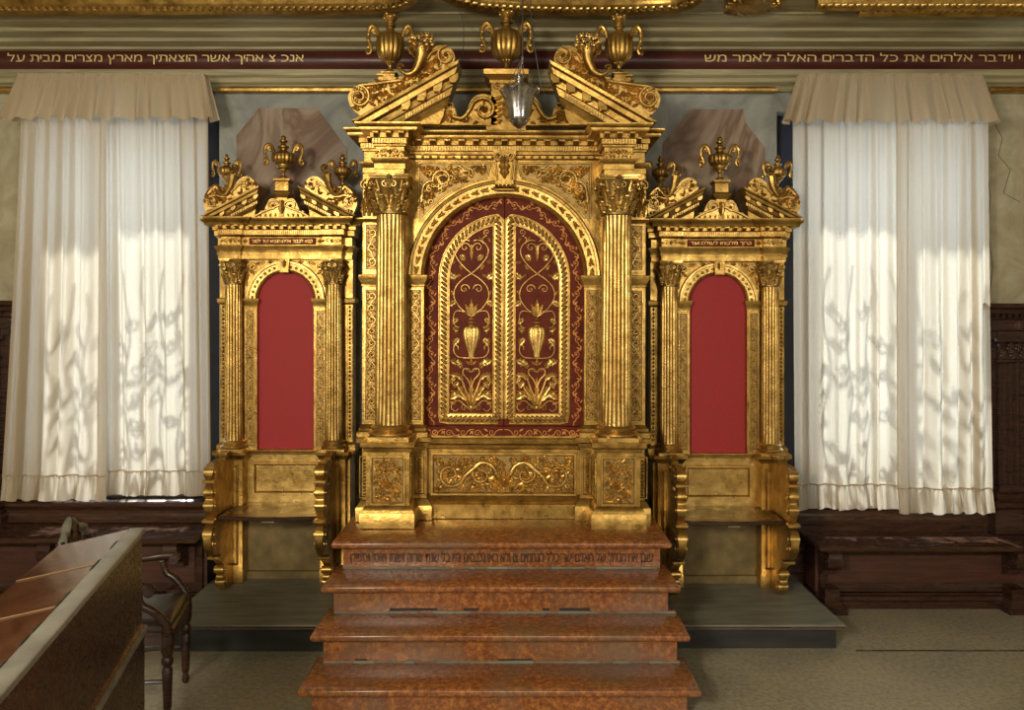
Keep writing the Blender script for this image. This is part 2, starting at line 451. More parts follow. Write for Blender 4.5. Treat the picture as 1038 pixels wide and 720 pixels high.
def dentils(m, x0, x1, y, z0, z1, pitch, dep=.018):
    n = max(1, int(round((x1-x0)/pitch))); p = (x1-x0)/n
    for i in range(n): m.box(x0+p*(i+.2), x0+p*(i+.8), y-dep, y+.01, z0, z1)
def modillions(parent, mat, x0, x1, y, z0, z1, pitch, dep, w=.5):
    n = max(1, int(round((x1-x0)/pitch))); p = (x1-x0)/n
    for i in range(n):
        m = M(); a, b = x0+p*(i+.5-w/2), x0+p*(i+.5+w/2)
        pts = [(y+.01, z1), (y-dep, z1), (y-dep, z1-(z1-z0)*.35), (y-dep*.6, z1-(z1-z0)*.6), (y-dep*.35, z0), (y+.01, z0)]
        k = len(m.V)
        m.V += [(a, q[0], q[1]) for q in pts]+[(b, q[0], q[1]) for q in pts]
        n6 = len(pts)
        m.F += [tuple(k+j for j in range(n6)), tuple(k+n6+j for j in range(n6-1, -1, -1))]+[(k+j, k+(j+1) % n6, k+n6+(j+1) % n6, k+n6+j) for j in range(n6)]
        m.build('modillion', mat, parent)
def arc_mould(m, cx, zs, y0, prof, a0=0, a1=PI, n=48):
    m.grid([[(cx+r*math.cos(a0+(a1-a0)*i/n), y0-o, zs+r*math.sin(a0+(a1-a0)*i/n)) for r, o in prof] for i in range(n+1)])
def arch_plate(m, cx, zs, r, hw, ztop, y0, y1, n=40):
    """front face of a wall with a round-headed hole above the springing line, and its soffit"""
    inn, outp = [], []
    for i in range(n+1):
        a = PI*i/n; ca, sa = math.cos(a), math.sin(a)
        t = min(hw/abs(ca) if abs(ca) > 1e-6 else 1e9, (ztop-zs)/sa if sa > 1e-6 else 1e9)
        inn.append((cx+r*ca, zs+r*sa)); outp.append((cx+t*ca, zs+t*sa))
    # corner points
    m.grid([[(p[0], y0, p[1]) for p in outp], [(p[0], y0, p[1]) for p in inn], [(p[0], y1, p[1]) for p in inn]])
    for sg in (-1, 1):
        cxx = cx+sg*hw
        near = min(outp, key=lambda p: abs(p[1]-ztop)+abs(p[0]-cxx))
        idx = [p for p in outp if abs(abs(p[0]-cx)-hw) < 1e-6 and (p[0]-cx)*sg > 0]
        idt = [p for p in outp if abs(p[1]-ztop) < 1e-6 and (p[0]-cx)*sg > 0]
        a = max(idx, key=lambda p: p[1]); b = max(idt, key=lambda p: abs(p[0]-cx))
        m.add([(a[0], y0, a[1]), (cxx, y0, ztop), (b[0], y0, b[1])], [(0, 1, 2)])
def frame_rect(m, F, u0, u1, v0, v1, w, h0, h1):
    """raised picture-frame moulding round a rectangle"""
    a, b = (min(u0, u1), max(u0, u1)); c, d = (min(v0, v1), max(v0, v1))
    P = [(0, h0), (.15, h1), (.6, h1), (.75, h1*.55+h0*.45), (1, h0)]
    rows = []
    for t, h in P:
        q = w*t; rows.append([F(a+q, c+q, h), F(b-q, c+q, h), F(b-q, d-q, h), F(a+q, d-q, h)])
    m.grid(rows, cu=True)

GLYPH = {}
def glyph(ch):
    """flat outline of one letter as (vertices, faces, width)"""
    if ch in GLYPH: return GLYPH[ch]
    def quad(*q): return list(q)
    if ch == 'ד':
        V = [(.01, .509), (.498, .509), (.498, .592), (.01, .592), (.317, 0), (.407, 0), (.407, .509), (.317, .509)]; F_ = [(0, 1, 2, 3), (4, 5, 6, 7)]
    elif ch == 'צ':
        V = [(.03, 0), (.43, 0), (.43, .085), (.03, .085), (.02, .592), (.12, .592), (.43, .085), (.32, .085), (.37, .592), (.46, .592), (.30, .32), (.24, .39)]; F_ = [(0, 1, 2, 3), (4, 5, 6, 7), (8, 9, 10, 11)]
    else:
        cu = bpy.data.curves.new('letter', 'FONT'); cu.body = ch; cu.resolution_u = 4
        tmp = bpy.data.objects.new('letter', cu); COL.objects.link(tmp)
        me = bpy.data.meshes.new_from_object(tmp.evaluated_get(bpy.context.evaluated_depsgraph_get()))
        V = [(v.co.x, v.co.y) for v in me.vertices]; F_ = [tuple(f.vertices) for f in me.polygons]
        bpy.data.objects.remove(tmp); bpy.data.meshes.remove(me)
    x0 = min(v[0] for v in V); V = [(x-x0, y) for x, y in V]
    GLYPH[ch] = (V, F_, max(v[0] for v in V)); return GLYPH[ch]
def text(name, s, size, loc, mat, parent=None, ext=.002, width=None):
    V, F_ = [], []; x = 0
    for ch in s[::-1]:
        if ch == ' ': x += .26; continue
        v, f, w = glyph(ch); k = len(V)
        V += [(x+a, c) for a, c in v]; F_ += [tuple(k+i for i in g) for g in f]; x += w+.075
    x -= .075; kx = width/x if width else size
    me = bpy.data.meshes.new(name); me.from_pydata([((a-x/2)*kx, 0, (c-.29)*size) for a, c in V], [], F_); me.update()
    me.materials.append(MT[mat])
    o = bpy.data.objects.new(name, me); COL.objects.link(o)
    if parent: o.parent = parent; o.location = Vector(loc)-ORG[0]
    else: o.location = loc
    return o

# ================================================================== THE ROOM
WALL = 6.5
def struct(name, m, mat, parent=None):
    ORG[0] = Vector((0, 0, 0)); o = m.build(name, mat, parent)
    if not parent: o['kind'] = 'structure'
    return o
RX, RY0, CEIL = 4.7, -3.2, 4.06
m = M(); m.box(-RX, RX, RY0, WALL+.5, -.1, 0); struct('floor', m, 'floor')
m = M(); m.box(-RX, RX, RY0, WALL+.5, CEIL, CEIL+.1); struct('ceiling', m, 'green')
m = M(); m.box(-RX-.1, -RX, RY0, WALL+.5, -.1, CEIL+.1); struct('wall_left', m, 'plaster_white')
m = M(); m.box(RX, RX+.1, RY0, WALL+.5, -.1, CEIL+.1); struct('wall_right', m, 'plaster_white')
m = M(); m.box(-RX, RX, RY0-.1, RY0, -.1, CEIL+.1); struct('wall_front', m, 'plaster_dark')
OPN = [(-3.56, -2.15), (1.93, 3.45)]; OZ0, OZ1 = .74, 3.52
m = M(); xs = [-2.15, 1.93]
m.box(xs[0], xs[1], WALL, WALL+.45, 0, CEIL)
for a, b in OPN: m.box(a, b, WALL, WALL+.45, 0, OZ0); m.box(a, b, WALL, WALL+.45, OZ1, CEIL)
wb = struct('wall_back', m, 'plaster_blue')
m = M(); m.box(-RX, OPN[0][0], WALL, WALL+.45, 0, CEIL); struct('wall_back_left', m, 'plaster_side')
m = M(); m.box(OPN[1][1], RX, WALL, WALL+.45, 0, CEIL); struct('wall_back_right', m, 'plaster_side')
# painted marble fields between the windows
m = M()
for (a, b, t, bt) in [(240, 352, 110, 330), (672, 775, 111, 330)]:
    F = FR(WALL); D = WALL
    x0, x1, z0, z1 = X(a, D), X(b, D), Z(bt, D), Z(t, D); w = x1-x0; c = .16
    if a < 500: pts = [(x0, z0), (x1, z0), (x1, z1-.30), (x1-.22, z1), (x0+c, z1), (x0+c-.03, z1-.04), (x0, z1-.20)]
    else: pts = [(x0, z0), (x1, z0), (x1, z1-.28), (x1-.14, z1-.10), (x1-.16, z1), (x0+.20, z1), (x0, z1-.25)]
    m.prism(pts, F, 0, .008)
struct('trim_1', m, 'swirl')

# cornice, inscribed band, gilt fillet
m = M()
prof = [(6.46, 3.655), (6.46, 3.70), (6.43, 3.715), (6.43, 3.745), (6.405, 3.76), (6.40, 3.80),
        (6.40, 3.93), (6.36, 3.935), (6.36, 3.95), (6.32, 3.955), (6.27, 3.962), (6.26, 3.985), (6.20, 3.99), (6.16, 4.00), (6.15, 4.02), (6.08, 4.025), (6.02, 4.03), (6.0, 4.045), (5.95, 4.048), (5.95, 4.06), (6.5, 4.06), (6.5, 3.655)]
m.add([], [])
m.grid([[(x, y, z) for y, z in prof] for x in (-RX, -3.1, -1.0, .9, 3.0, RX)], cu=True)
struct('trim_2', m, 'green')
m = M()
pb = [(6.42, 3.80)]+[(6.395-.035*math.sin(PI*i/8), 3.80+.13*i/8) for i in range(9)]+[(6.42, 3.93)]
m.grid([[(x, y, z) for y, z in pb] for x in (-RX, 0, RX)], cu=True)
band = struct('trim_3', m, 'band')
m = M()
for a, b in [(-2.12, 1.90)]: m.solid([(a, 6.44), (b, 6.44), (b, 6.5), (a, 6.5)], [(0, 3.645), (.018, 3.65), (.02, 3.668), (.008, 3.672), (.005, 3.685), (0, 3.688)])
for a, b in [(-RX, -3.58), (3.47, RX)]: m.solid([(a, 6.44), (b, 6.44), (b, 6.5), (a, 6.5)], [(0, 3.645), (.018, 3.65), (.02, 3.668), (.008, 3.672), (.005, 3.685), (0, 3.688)])
struct('trim_4', m, 'gold')
ORG[0] = Vector((0, 0, 0))
def band_text(s, xl, xr, zc):
    t = text('lettering', s, .082, ((xl+xr)/2, 6.354, zc), 'pale_gold', band, .003, width=xr-xl)
    return t
D = 6.36
band_text('אנכ צ אהיך אשר הוצאתיך מארץ מצרים מבית על', X(8, D), X(308, D), 3.866)
band_text('י וידבר אלהים את כל הדברים האלה לאמר מש', X(714, D), X(1034, D), 3.866)

# cracks in the side bay by the second window
m = M()
for pts in ([(1004,118),(1016,140),(1012,158),(1024,172),(1017,196),(1034,205)], [(1000,170),(1004,200),(1001,230),(1006,270),(1003,300)]):
    m.tube([(X(a, 6.5), 6.498, Z(b, 6.5)) for a, b in pts], .0022, 5, .4)
struct('trim_5', m, 'dark')
m = M(); m.box(2.07, RX, 5.35, 5.362, -.01, .003); struct('trim_6', m, 'wood_h')

# windows
def window(n, x0, x1, gx0, gx1, mull, blue_side):
    ORG[0] = Vector((0, 0, 0))
    root = bpy.data.objects.new('window_%d' % n, None); COL.objects.link(root); root['kind'] = 'structure'
    Y = 6.66; gz0, gz1 = .93, 3.30
    m = M()
    m.box(x0, gx0, Y, Y+.07, OZ0, OZ1, .006); m.box(gx1, x1, Y, Y+.07, OZ0, OZ1, .006)
    m.box(gx0, gx1, Y, Y+.07, OZ0, gz0, .006); m.box(gx0, gx1, Y, Y+.07, gz1, OZ1, .006)
    m.box(mull-.045, mull+.045, Y-.03, Y+.07, gz0, gz1, .006)
    m.build('window_frame', 'navy', root)
    m = M(); m.box(x0+.002, x1-.002, 6.44, Y, OZ0-.002, OZ0+.012, .003); m.build('window_sill', 'navy', root)
    m = M()
    for a, b in ((gx0, mull-.045), (mull+.045, gx1)):
        for k in (3,): z = gz0+(gz1-gz0)*k/6; m.box(a, b, Y+.02, Y+.045, z-.009, z+.009)
    m.build('glazing_bar', 'navy', root)
    m = M(); m.box(gx0, gx1, Y+.03, Y+.034, gz0, gz1); m.build('window_pane', 'glass', root)
    # unseen screen of scrolls and leaves, added to dapple the sunlit curtains
    m = M(); F = FR(6.60); rr = random.Random(n)
    for k in range(8):
        x = gx0+(gx1-gx0)*(k+.5)/8
        m.tube([(x+.03*math.sin(q*1.1+k), 6.61, gz0-.02+q*.155) for q in range(13)], .009, 6)
        for q in range(9):
            z = gz0-.03+q*.19+rr.uniform(-.05, .05); d = rr.choice((-1, 1))
            m.scroll(F, x+d*.05, z, .055, PI/2*(1+d), 1.2, d, .010, .010, boss=False)
            a = rr.uniform(.3, 1.2)
            m.leaf(F, x, z-.04, PI/2-d*a, rr.uniform(.09, .15), rr.uniform(.018, .03), .012, 2, bend=d*.9)
    m.build('window_grille', 'iron', root)
window(1, OPN[0][0], OPN[0][1], -3.34, -2.335, -2.90, 1)
window(2, OPN[1][0], OPN[1][1], 2.14, 3.34, 2.74, -1)

# wood panelling under and beside the windows
def panelling(root_loc, label, x0, x1, xp0, xp1, zt, side):
    r = thing('wall_panelling', root_loc, label, 'panelling', None)
    m = M()
    m.box(x0, x1, 6.40, 6.5, 0, .66)
    m.solid([(x0, 6.40), (x1, 6.40), (x1, 6.5), (x0, 6.5)], [(0, .62), (.012, .63), (.02, .65), (.035, .655), (.035, .675), (.02, .69), (0, .70)])
    m.solid([(x0, 6.395), (x1, 6.395), (x1, 6.5), (x0, 6.5)], [(.0, .53), (.018, .535), (.018, .555), (.004, .57), (0, .60)])
    m.build('dado', 'wood_h', r)
    m = M(); m.box(xp0, xp1, 6.40, 6.5, .66, zt-.1); m.build('back_board', 'wood', r)
    # pilaster
    a, b = (xp0+.06, xp0+.34) if side > 0 else (xp1-.34, xp1-.06)
    m = M()
    nfl = 6; w = (b-a)
    pts = [(a, 6.40)]
    for k in range(nfl):
        x = a+w*(k+.15)/nfl
        pts += [(x, 6.36)]+[(x+w*.7/nfl*j/5, 6.36+.018*math.sin(PI*j/5)) for j in range(1, 5)]+[(x+w*.7/nfl, 6.36)]
    pts += [(b, 6.36), (b, 6.40)]
    pts[0:1] = [(a, 6.40), (a, 6.36)]
    m.solid(pts, [(0, .80), (0, zt-.42)])
    p = m.build('pilaster', 'wood', r)
    m = M(); m.solid([(a, 6.35), (b, 6.35), (b, 6.41), (a, 6.41)], [(.06, .475), (.06, .60), (.045, .62), (.03, .64), (.05, .66), (.05, .69), (.02, .70), (.03, .73), (.03, .75), (0, .765), (0, .81)])
    m.build('pilaster_base', 'wood', p)
    m = M(); F = FR(6.36); zc = zt-.42
    m.solid([(a, 6.365), (b, 6.365), (b, 6.41), (a, 6.41)], [(0, zc-.01), (.012, zc), (.012, zc+.015), (0, zc+.02), (0, zc+.13), (.03, zc+.15), (.03, zc+.17)])
    for row in range(2):
        for k in range(4+row): m.leaf(F, a+w*(k+.5)/(4+row), zc+.02+.05*row, PI/2, .075, .03, .018, 3, curl=.02)
    for sx in (-1, 1): m.scroll(F, (a+b)/2+sx*w*.42, zc+.12, .03, PI/2, 1.3, -sx, .009, .035)
    m.build('pilaster_capital', 'wood', p)
    m = M(); zf = zc+.17
    m.solid([(xp0, 6.38), (xp1, 6.38), (xp1, 6.5), (xp0, 6.5)], [(0, zf), (0, zf+.05), (.015, zf+.055), (.015, zf+.13), (.04, zf+.14), (.04, zf+.165), (.09, zf+.18), (.10, zf+.205), (.13, zf+.22), (.14, zf+.25)])
    m.solid([(a-.01, 6.35), (b+.01, 6.35), (b+.01, 6.45), (a-.01, 6.45)], [(0, zf), (0, zf+.05), (.015, zf+.055), (0, zf+.06), (0, zf+.13), (.05, zf+.16), (.02, zf+.165)])
    dentils(m, xp0, xp1, 6.36, zf+.145, zf+.178, .045, .05)
    m.build('panelling_cornice', 'wood', r)
    m = M(); m.leaf(FR(6.35), (a+b)/2, zf+.062, PI/2, .06, .04, .014, 3); m.build('carved_rosette', 'wood_red', r)
    return r
panelling((-2.9, 6.45, 0), 'dark walnut dado and fluted pilaster beside the curtain by the writing desk', -RX, -2.16, -RX, -3.63, 2.13, -1)
panelling((2.9, 6.45, 0), 'dark walnut dado and fluted pilaster beside the curtain by the open floor', 1.94, RX, 3.42, RX, 2.11, 1)

# ------------------------------------------------------------------ gilded ceiling mouldings
def ceil_frame(name, path, label, w=.10, closed=False):
    r = thing(name, (path[len(path)//2][0], path[len(path)//2][1], CEIL), label, 'ceiling moulding', None)
    P = [Vector(p) for p in path]; n = len(P); rows = []; m = M()
    cs = [(-.5, 0), (-.5, -.03), (-.38, -.045), (-.28, -.04), (.1, -.05), (.3, -.062), (.42, -.07), (.5, -.06), (.5, 0)]
    nor = []
    for i in range(n):
        d = (P[min(i+1, n-1)]-P[max(i-1, 0)]).normalized(); nor.append(Vector((-d.y, d.x)))
    for p, q in zip(P, nor): rows.append([(p.x+q.x*w*c, p.y+q.y*w*c, CEIL+z) for c, z in cs])
    m.grid(rows, cu=True); k = len(m.V); m.F += [tuple(k-9+i for i in range(9)), tuple(range(k-9*n, k-9*n+9))]
    b = m.build('frame_moulding', 'gold', r)
    # plaited ribbon
    m = M(); L = 0
    for i in range(n-1):
        a, c = P[i], P[i+1]; seg = (c-a).length; steps = max(1, int(seg/.045))
        ang = math.atan2(c.y-a.y, c.x-a.x)
        for s in range(steps):
            p = a+(c-a)*(s+.5)/steps; q = nor[i]
            for sg, off in ((1, .02), (-1, -.30)):
                F = lambda u, v, h: (p.x+q.x*w*off+u, p.y+q.y*w*off+v, CEIL-.045-h)
                m.blob(F, 0, 0, .026, .009, .016, rot=ang+sg*.6, seg=6)
    m.build('plaited_ribbon', 'gold_bright', b)
    return r
D = 5.76
def cp(px, D): return (X(px, D), D)
ceil_frame('ceiling_frame', [cp(-60, D), cp(100, D), cp(250, D), cp(330, D), cp(375, 5.75), cp(395, 5.72), cp(408, 5.66), cp(416, 5.55), cp(418, 5.4)], 'gilded plaited ceiling moulding above the curtain by the writing desk')
ceil_frame('ceiling_frame', [cp(452, 5.5), cp(466, 5.62), cp(490, 5.71), cp(540, 5.765), cp(590, 5.785), cp(640, 5.775), cp(680, 5.74), cp(698, 5.66), cp(706, 5.55)], 'gilded plaited ceiling moulding curving above the middle of the ark')
ceil_frame('ceiling_frame', [cp(828, 5.70), cp(900, 5.70), cp(960, 5.70), cp(1100, 5.70)], 'thin gilded ceiling strip ending short of the fruit boss', .06)
ceil_frame('ceiling_frame', [cp(872, 5.80), cp(910, 5.805), cp(980, 5.81), cp(1120, 5.82)], 'gilded ceiling moulding with bead rows nearest the cornice by the open floor', .08)
r = thing('ceiling_boss', (X(762, 5.72), 5.72, CEIL), 'round gilded fruit and leaf boss hanging under the ceiling', 'boss')
m = M(); c = (X(762, 5.72), 5.72, CEIL-.02)
rr = random.Random(5)
m.lathe(c, [(.17, .02), (.17, 0), (.15, -.02), (.10, -.035), (.03, -.04)], 24)
for k in range(60):
    a = rr.uniform(0, 6.28); q = .17*math.sqrt(rr.random())
    F = lambda u, v, h: (c[0]+u, c[1]+v, c[2]-h)
    zz = .045*(1-(q/.18)**2)
    m.blob(F, q*math.cos(a), q*math.sin(a), rr.uniform(.014, .024), rr.uniform(.012, .02), .022, rot=a, seg=6, h=zz*.5, full=True)
    if k % 3 == 0: m.leaf(F, q*math.cos(a), q*math.sin(a), a, .07, .025, .02, 2, h=zz*.6)
m.build('fruit_cluster', 'gold', r)

# ------------------------------------------------------------------ curtains
def curtain(root, x_top, x_bot, zt, zb, Y, nf, seed, ruffle=.17, amp=.03, tilt=0):
    rr = random.Random(seed); NU, NV = 56*4, 46
    ph = [rr.uniform(-.35, .35) for _ in range(nf+3)]
    am = [rr.uniform(.55, 1.2) for _ in range(nf+3)]
    ext = [rr.uniform(0, 6.28) for _ in range(4)]
    def fold(u, v):
        s = u*nf; k = int(s); f = s-k
        a = am[k]*(1-f)+am[min(k+1, nf)]*f
        y = math.cos(2*PI*(s+ph[k]*(1-f)+ph[min(k+1, nf)]*f))*a
        g = (.45+.55*min(1, (1-v)*1.6+.0))
        y = y*g+.35*math.sin(2*PI*(u*nf*2.3)+ext[0]+v)*(.6 if v > .9 else .35)
        y += .5*math.sin(2*PI*u*2.2+ext[1]+v*1.4)*(1-v)
        return y*amp
    def base(u, v):                      # v: 1 top, 0 bottom
        t = (1-v)
        a = x_top[0]+(x_bot[0]-x_top[0])*t**1.2; b = x_top[1]+(x_bot[1]-x_top[1])*t**1.2
        return a+(b-a)*u+.010*math.sin(2*PI*u*nf*.9+ext[2])*t, Y+fold(u, v)
    zr = zb+ruffle; rows = []
    for j in range(NV+1):
        v = 1-j/NV
        rows.append([(*base(i/NU, v), zr+(zt-zr)*v) for i in range(NU+1)])
    m = M(); m.grid(rows); p = m.build('curtain_cloth', 'cloth', root, 70)
    rows = []
    q0 = rr.uniform(0, 6)
    for j in range(9):
        t = j/8; row = []
        for i in range(NU+1):
            u = i/NU; x, y = base(u, 0)
            k = math.sin(2*PI*u*nf*1.9+q0+math.sin(u*17+seed)*1.4)
            cx = (x_bot[0]+x_bot[1])/2
            y2 = y-.022*t-.020*k*t**.6+.006*math.sin(u*nf*40)*(1-t)
            x2 = x+(x-cx)*.03*t+.008*math.cos(2*PI*u*nf*1.9+q0)*t
            row.append((x2, y2, zr-ruffle*t+.008*k*t+tilt*(u-.5)))
        rows.append(row)
    m = M(); m.grid(rows); m.build('curtain_ruffle', 'cloth', p, 70)
    m = M(); m.tube([(*[base(i/56, 0)[0], base(i/56, 0)[1]-.004], zr) for i in range(57)], .005, 6); m.build('hem_seam', 'cloth', p)
    return p
def valance(name, label, xt, xb, zt, zb, Y, nf, seed, yw):
    r = thing(name, ((xt[0]+xt[1])/2, Y, zt), label, 'valance', 'gathered valances')
    rr = random.Random(seed); NU = 56*5; ph = [rr.uniform(-.4, .4) for _ in range(nf+2)]
    am = [rr.uniform(.4, 1.1) for _ in range(nf+2)]
    # plan path: return from the wall, front, return
    def P(u, t):
        a = xt[0]+(xb[0]-xt[0])*t; b = xt[1]+(xb[1]-xt[1])*t; e = .10
        if u < e: x, y, f = a, yw+(Y-yw)*(u/e), 0
        elif u > 1-e: x, y, f = b, Y+(yw-Y)*((u-1+e)/e), 0
        else: x, y, f = a+(b-a)*(u-e)/(1-2*e), Y, 1
        s = u*nf; k = int(s); q = s-k; phs = ph[k]*(1-q)+ph[k+1]*q; aa = am[k]*(1-q)+am[k+1]*q
        w = math.sin(2*PI*(s+phs))*aa
        d = (.008+.030*t)*w+.005*math.sin(u*620)*(1-t)**2
        y2 = y-(d+.03*t)*(1 if f else .3); x2 = x+(.0 if f else d)*(1 if u > .5 else -1)+.006*t*math.cos(2*PI*(s+phs))
        return x2, y2, w
    rows = []
    for j in range(15):
        t = (j-1)/13; row = []
        for i in range(NU+1):
            u = i/NU; x, y, w = P(u, max(t, 0))
            z = zt-(zt-zb)*max(t, 0)+(.012 if t < 0 else 0)+.010*w*max(t, 0)
            if t < 0: y += .012*math.sin(u*620)
            row.append((x, y, z))
        rows.append(row)
    m = M(); m.grid(rows); p = m.build('gathered_cloth', 'cloth', r, 70)
    m = M(); m.box(xt[0]+.05, xt[1]-.05, Y+.06, 6.49, zt-.035, zt-.015); m.build('pelmet_board', 'wood', r)
    return r
DC = 6.28
for side, lab, tops, bots, zt, zb, seed in [
    (0, 'one cream curtain panel, half a pair, hanging nearer the writing desk', (X(27, DC), X(112, DC)), (X(9, DC), X(112, DC)), 3.62, Z(505, DC), 3),
    (0, 'cream curtain panel, half a pair, its edge reaching the throne beside the desk', (X(102, DC), X(209, DC)), (X(104, DC), X(213, DC)), 3.62, Z(503, DC), 8),
    (1, 'cream curtain panel, half a pair, hanging just behind the throne above the open floor', (X(806, DC), X(915, DC)), (X(807, DC), X(916, DC)), 3.62, Z(517, DC), 12),
    (1, 'outer cream curtain panel, half a pair, beside the fluted pilaster and cracked plaster', (X(905, DC), X(997, DC)), (X(906, DC), X(1000, DC)), 3.62, Z(518, DC), 21)]:
    rt = thing('curtain', ((tops[0]+tops[1])/2, DC, zb), lab, 'curtain', 'cream curtain panels')
    curtain(rt, tops, bots, zt, zb, DC+.04-(.0 if seed in (8, 12) else .10), 6, seed)
valance('valance', 'gathered beige valance over the curtains by the writing desk', (X(18, 6.1), X(206, 6.1)), (X(5, 6.1), X(214, 6.1)), Z(76, 6.1), Z(121, 6.1), 6.1, 15, 4, 6.19)
valance('valance', 'gathered beige valance over the curtains above the open floor', (X(812, 6.1), X(997, 6.1)), (X(798, 6.1), X(1013, 6.1)), Z(76, 6.1), Z(124, 6.1), 6.1, 15, 9, 6.19)

# ------------------------------------------------------------------ marble steps
r = thing('marble_steps', (-.06, 5.22, 0), 'flight of four worn red marble steps leading up to the gilded ark', 'steps')
HS = .174
SX = [X(508, 5.22)]*4
nose = [4.40, 4.675, 4.947, 5.22]; hw = 1.0
for i in range(4):
    top = HS*(i+1); y0 = nose[i]; yb = 6.45 if i == 3 else nose[i+1]+.12
    cx = -.068
    m = M(); c = 0.006
    m.solid([(cx-hw+.03, y0+.03), (cx+hw-.03, y0+.03), (cx+hw-.03, yb), (cx-hw+.03, yb)],
            [(0, top-.045), (.022, top-.044), (.030, top-.034), (.031, top-.020), (.024, top-.006), (.012, top)])
    tr = m.build('tread', 'marble', r)
    m = M()
    m.solid([(cx-hw+.058, y0+.060), (cx+hw-.058, y0+.060), (cx+hw-.058, yb), (cx-hw+.058, yb)],
            [(0, 0 if i == 0 else top-HS-.002), (0, top-.058), (.012, top-.052), (.014, top-.044)])
    m.build('riser', 'marble', r)
    if i in (1, 2):      # crumbling joints under two risers
        m = M(); rr = random.Random(i)
        spans = [(395, 443), (470, 485), (550, 557), (567, 598)] if i == 2 else [(360, 372), (505, 540)]
        for a, b in spans:
            D = y0+.06; m.box(X(a, D), X(b, D), D-.004, D+.01, top-HS+.012, top-HS+(.026 if i == 2 else .018))
        m.build('open_joint', 'dark', r)
    if i:
        m = M(); rr = random.Random(i+9); D = y0+.06; x = cx-hw+.06
        while x < cx+hw-.08:
            w = rr.uniform(.03, .12); hq = rr.uniform(.004, .012)
            m.solid([(x, D-hq*1.3), (x+w, D-hq*1.3), (x+w, D+.01), (x, D+.01)], [(0, top-HS-.001), (0, top-HS+hq*.6), (-.004, top-HS+hq)])
            x += w
        m.build('mortar_bead', 'grey', r)
text('lettering', 'עובן אח הגדול של האדם ישר כלל הנחמים צו ולא ראו נכנסים ומיו בל שנת שרוק ושומן ויאסי ויספיקו', .085, (-.068, 5.274, HS*4-.112), 'ink', r, .0015, width=1.80)

# ------------------------------------------------------------------ platforms under the thrones
def platform(label, x0, x1, yf, top):
    r = thing('platform', ((x0+x1)/2, yf, 0), label, 'platform', 'throne platforms')
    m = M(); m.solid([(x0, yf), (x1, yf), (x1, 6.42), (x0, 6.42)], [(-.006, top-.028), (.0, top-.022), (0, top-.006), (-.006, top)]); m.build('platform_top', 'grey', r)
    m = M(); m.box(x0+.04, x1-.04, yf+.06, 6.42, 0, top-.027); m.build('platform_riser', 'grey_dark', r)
    m = M(); m.tube([(x0+.005, yf-.001, top-.014), (x1-.005, yf-.001, top-.014)], .006, 6); m.build('platform_nosing', 'wood_h', r)
platform('low grey platform under the throne next to the writing desk and armchair', -2.10, -1.06, 5.29, .178)
platform('low grey platform under the throne beside the open floor', .925, 2.005, 5.34, .160)

# ------------------------------------------------------------------ benches
def bench(label, x0, x1, yf, top, leg_x, s):
    r = thing('wall_bench', ((x0+x1)/2, 6.1, 0), label, 'bench', 'walnut wall benches')
    m = M(); m.solid([(x0, yf), (x1, yf), (x1, 6.40), (x0, 6.40)], [(-.02, top-.035), (-.004, top-.03), (0, top-.02), (0, top-.008), (-.008, top)])
    m.build('bench_top', 'wood_h', r)
    m = M(); m.box(x0+.04, x1, 6.17, 6.39, .08, top-.035); m.build('bench_box', 'wood_red', r)
    m = M(); F = FR(6.17)
    frame_rect(m, F, x0+.06, x1-.02, .10, top-.045, .07, .0, .016)
    m.solid([(x0+.04, 6.15), (x1, 6.15), (x1, 6.39), (x0+.04, 6.39)], [(.03, 0), (.03, .05), (.02, .055), (.018, .08), (0, .09), (0, .10)])
    m.build('bench_moulding', 'wood', r)
    for lx in leg_x:
        m = M(); G = SD(lx-.045, -1)
        pts = [(6.17, top-.036), (yf+.04, top-.036), (yf+.02, top-.06), (yf+.015, top-.10), (yf+.03, top-.14), (yf+.07, top-.17), (yf+.13, top-.18), (yf+.14, top-.22), (6.17, top-.24)]
        pts = bez(pts[1:-1], 3); pts = [(6.17, top-.036)]+pts+[(6.17, top-.24)]
        m.prism(pts, lambda u, v, h: (lx+h, u, v), -.045, .045)
        m.tube([(lx-.052, yf+.07, top-.115), (lx+.052, yf+.07, top-.115)], .052, 14)
        m.tube([(lx-.058, yf+.07, top-.115), (lx+.058, yf+.07, top-.115)], .022, 10)
        m.build('bench_bracket', 'wood', r)
        m = M(); m.solid([(lx-.06, 6.02), (lx+.06, 6.02), (lx+.06, 6.17), (lx-.06, 6.17)], [(.03, 0), (.03, .035), (.01, .05), (0, .07), (-.01, .08), (-.01, .16), (-.03, .17)])
        m.build('bench_foot', 'wood', r)
bench('long walnut wall bench under the curtains by the open floor', 2.06, RX-.05, 5.95, .47, (2.17, 3.44), 1)
bench('long walnut wall bench behind the writing desk and armchair', -RX+.05, -2.125, 5.93, .53, (-2.30, -3.15), -1)

# ================================================================== THE ARK
CX = -.063
ark = thing('torah_ark', (-.07, 5.6, HS*4), 'tall gilded ark with fluted columns, arched double doors and broken pediment above the marble steps', 'ark')
def bx(x): return CX+x
T0 = HS*4
ZT = 1.235            # top of podium
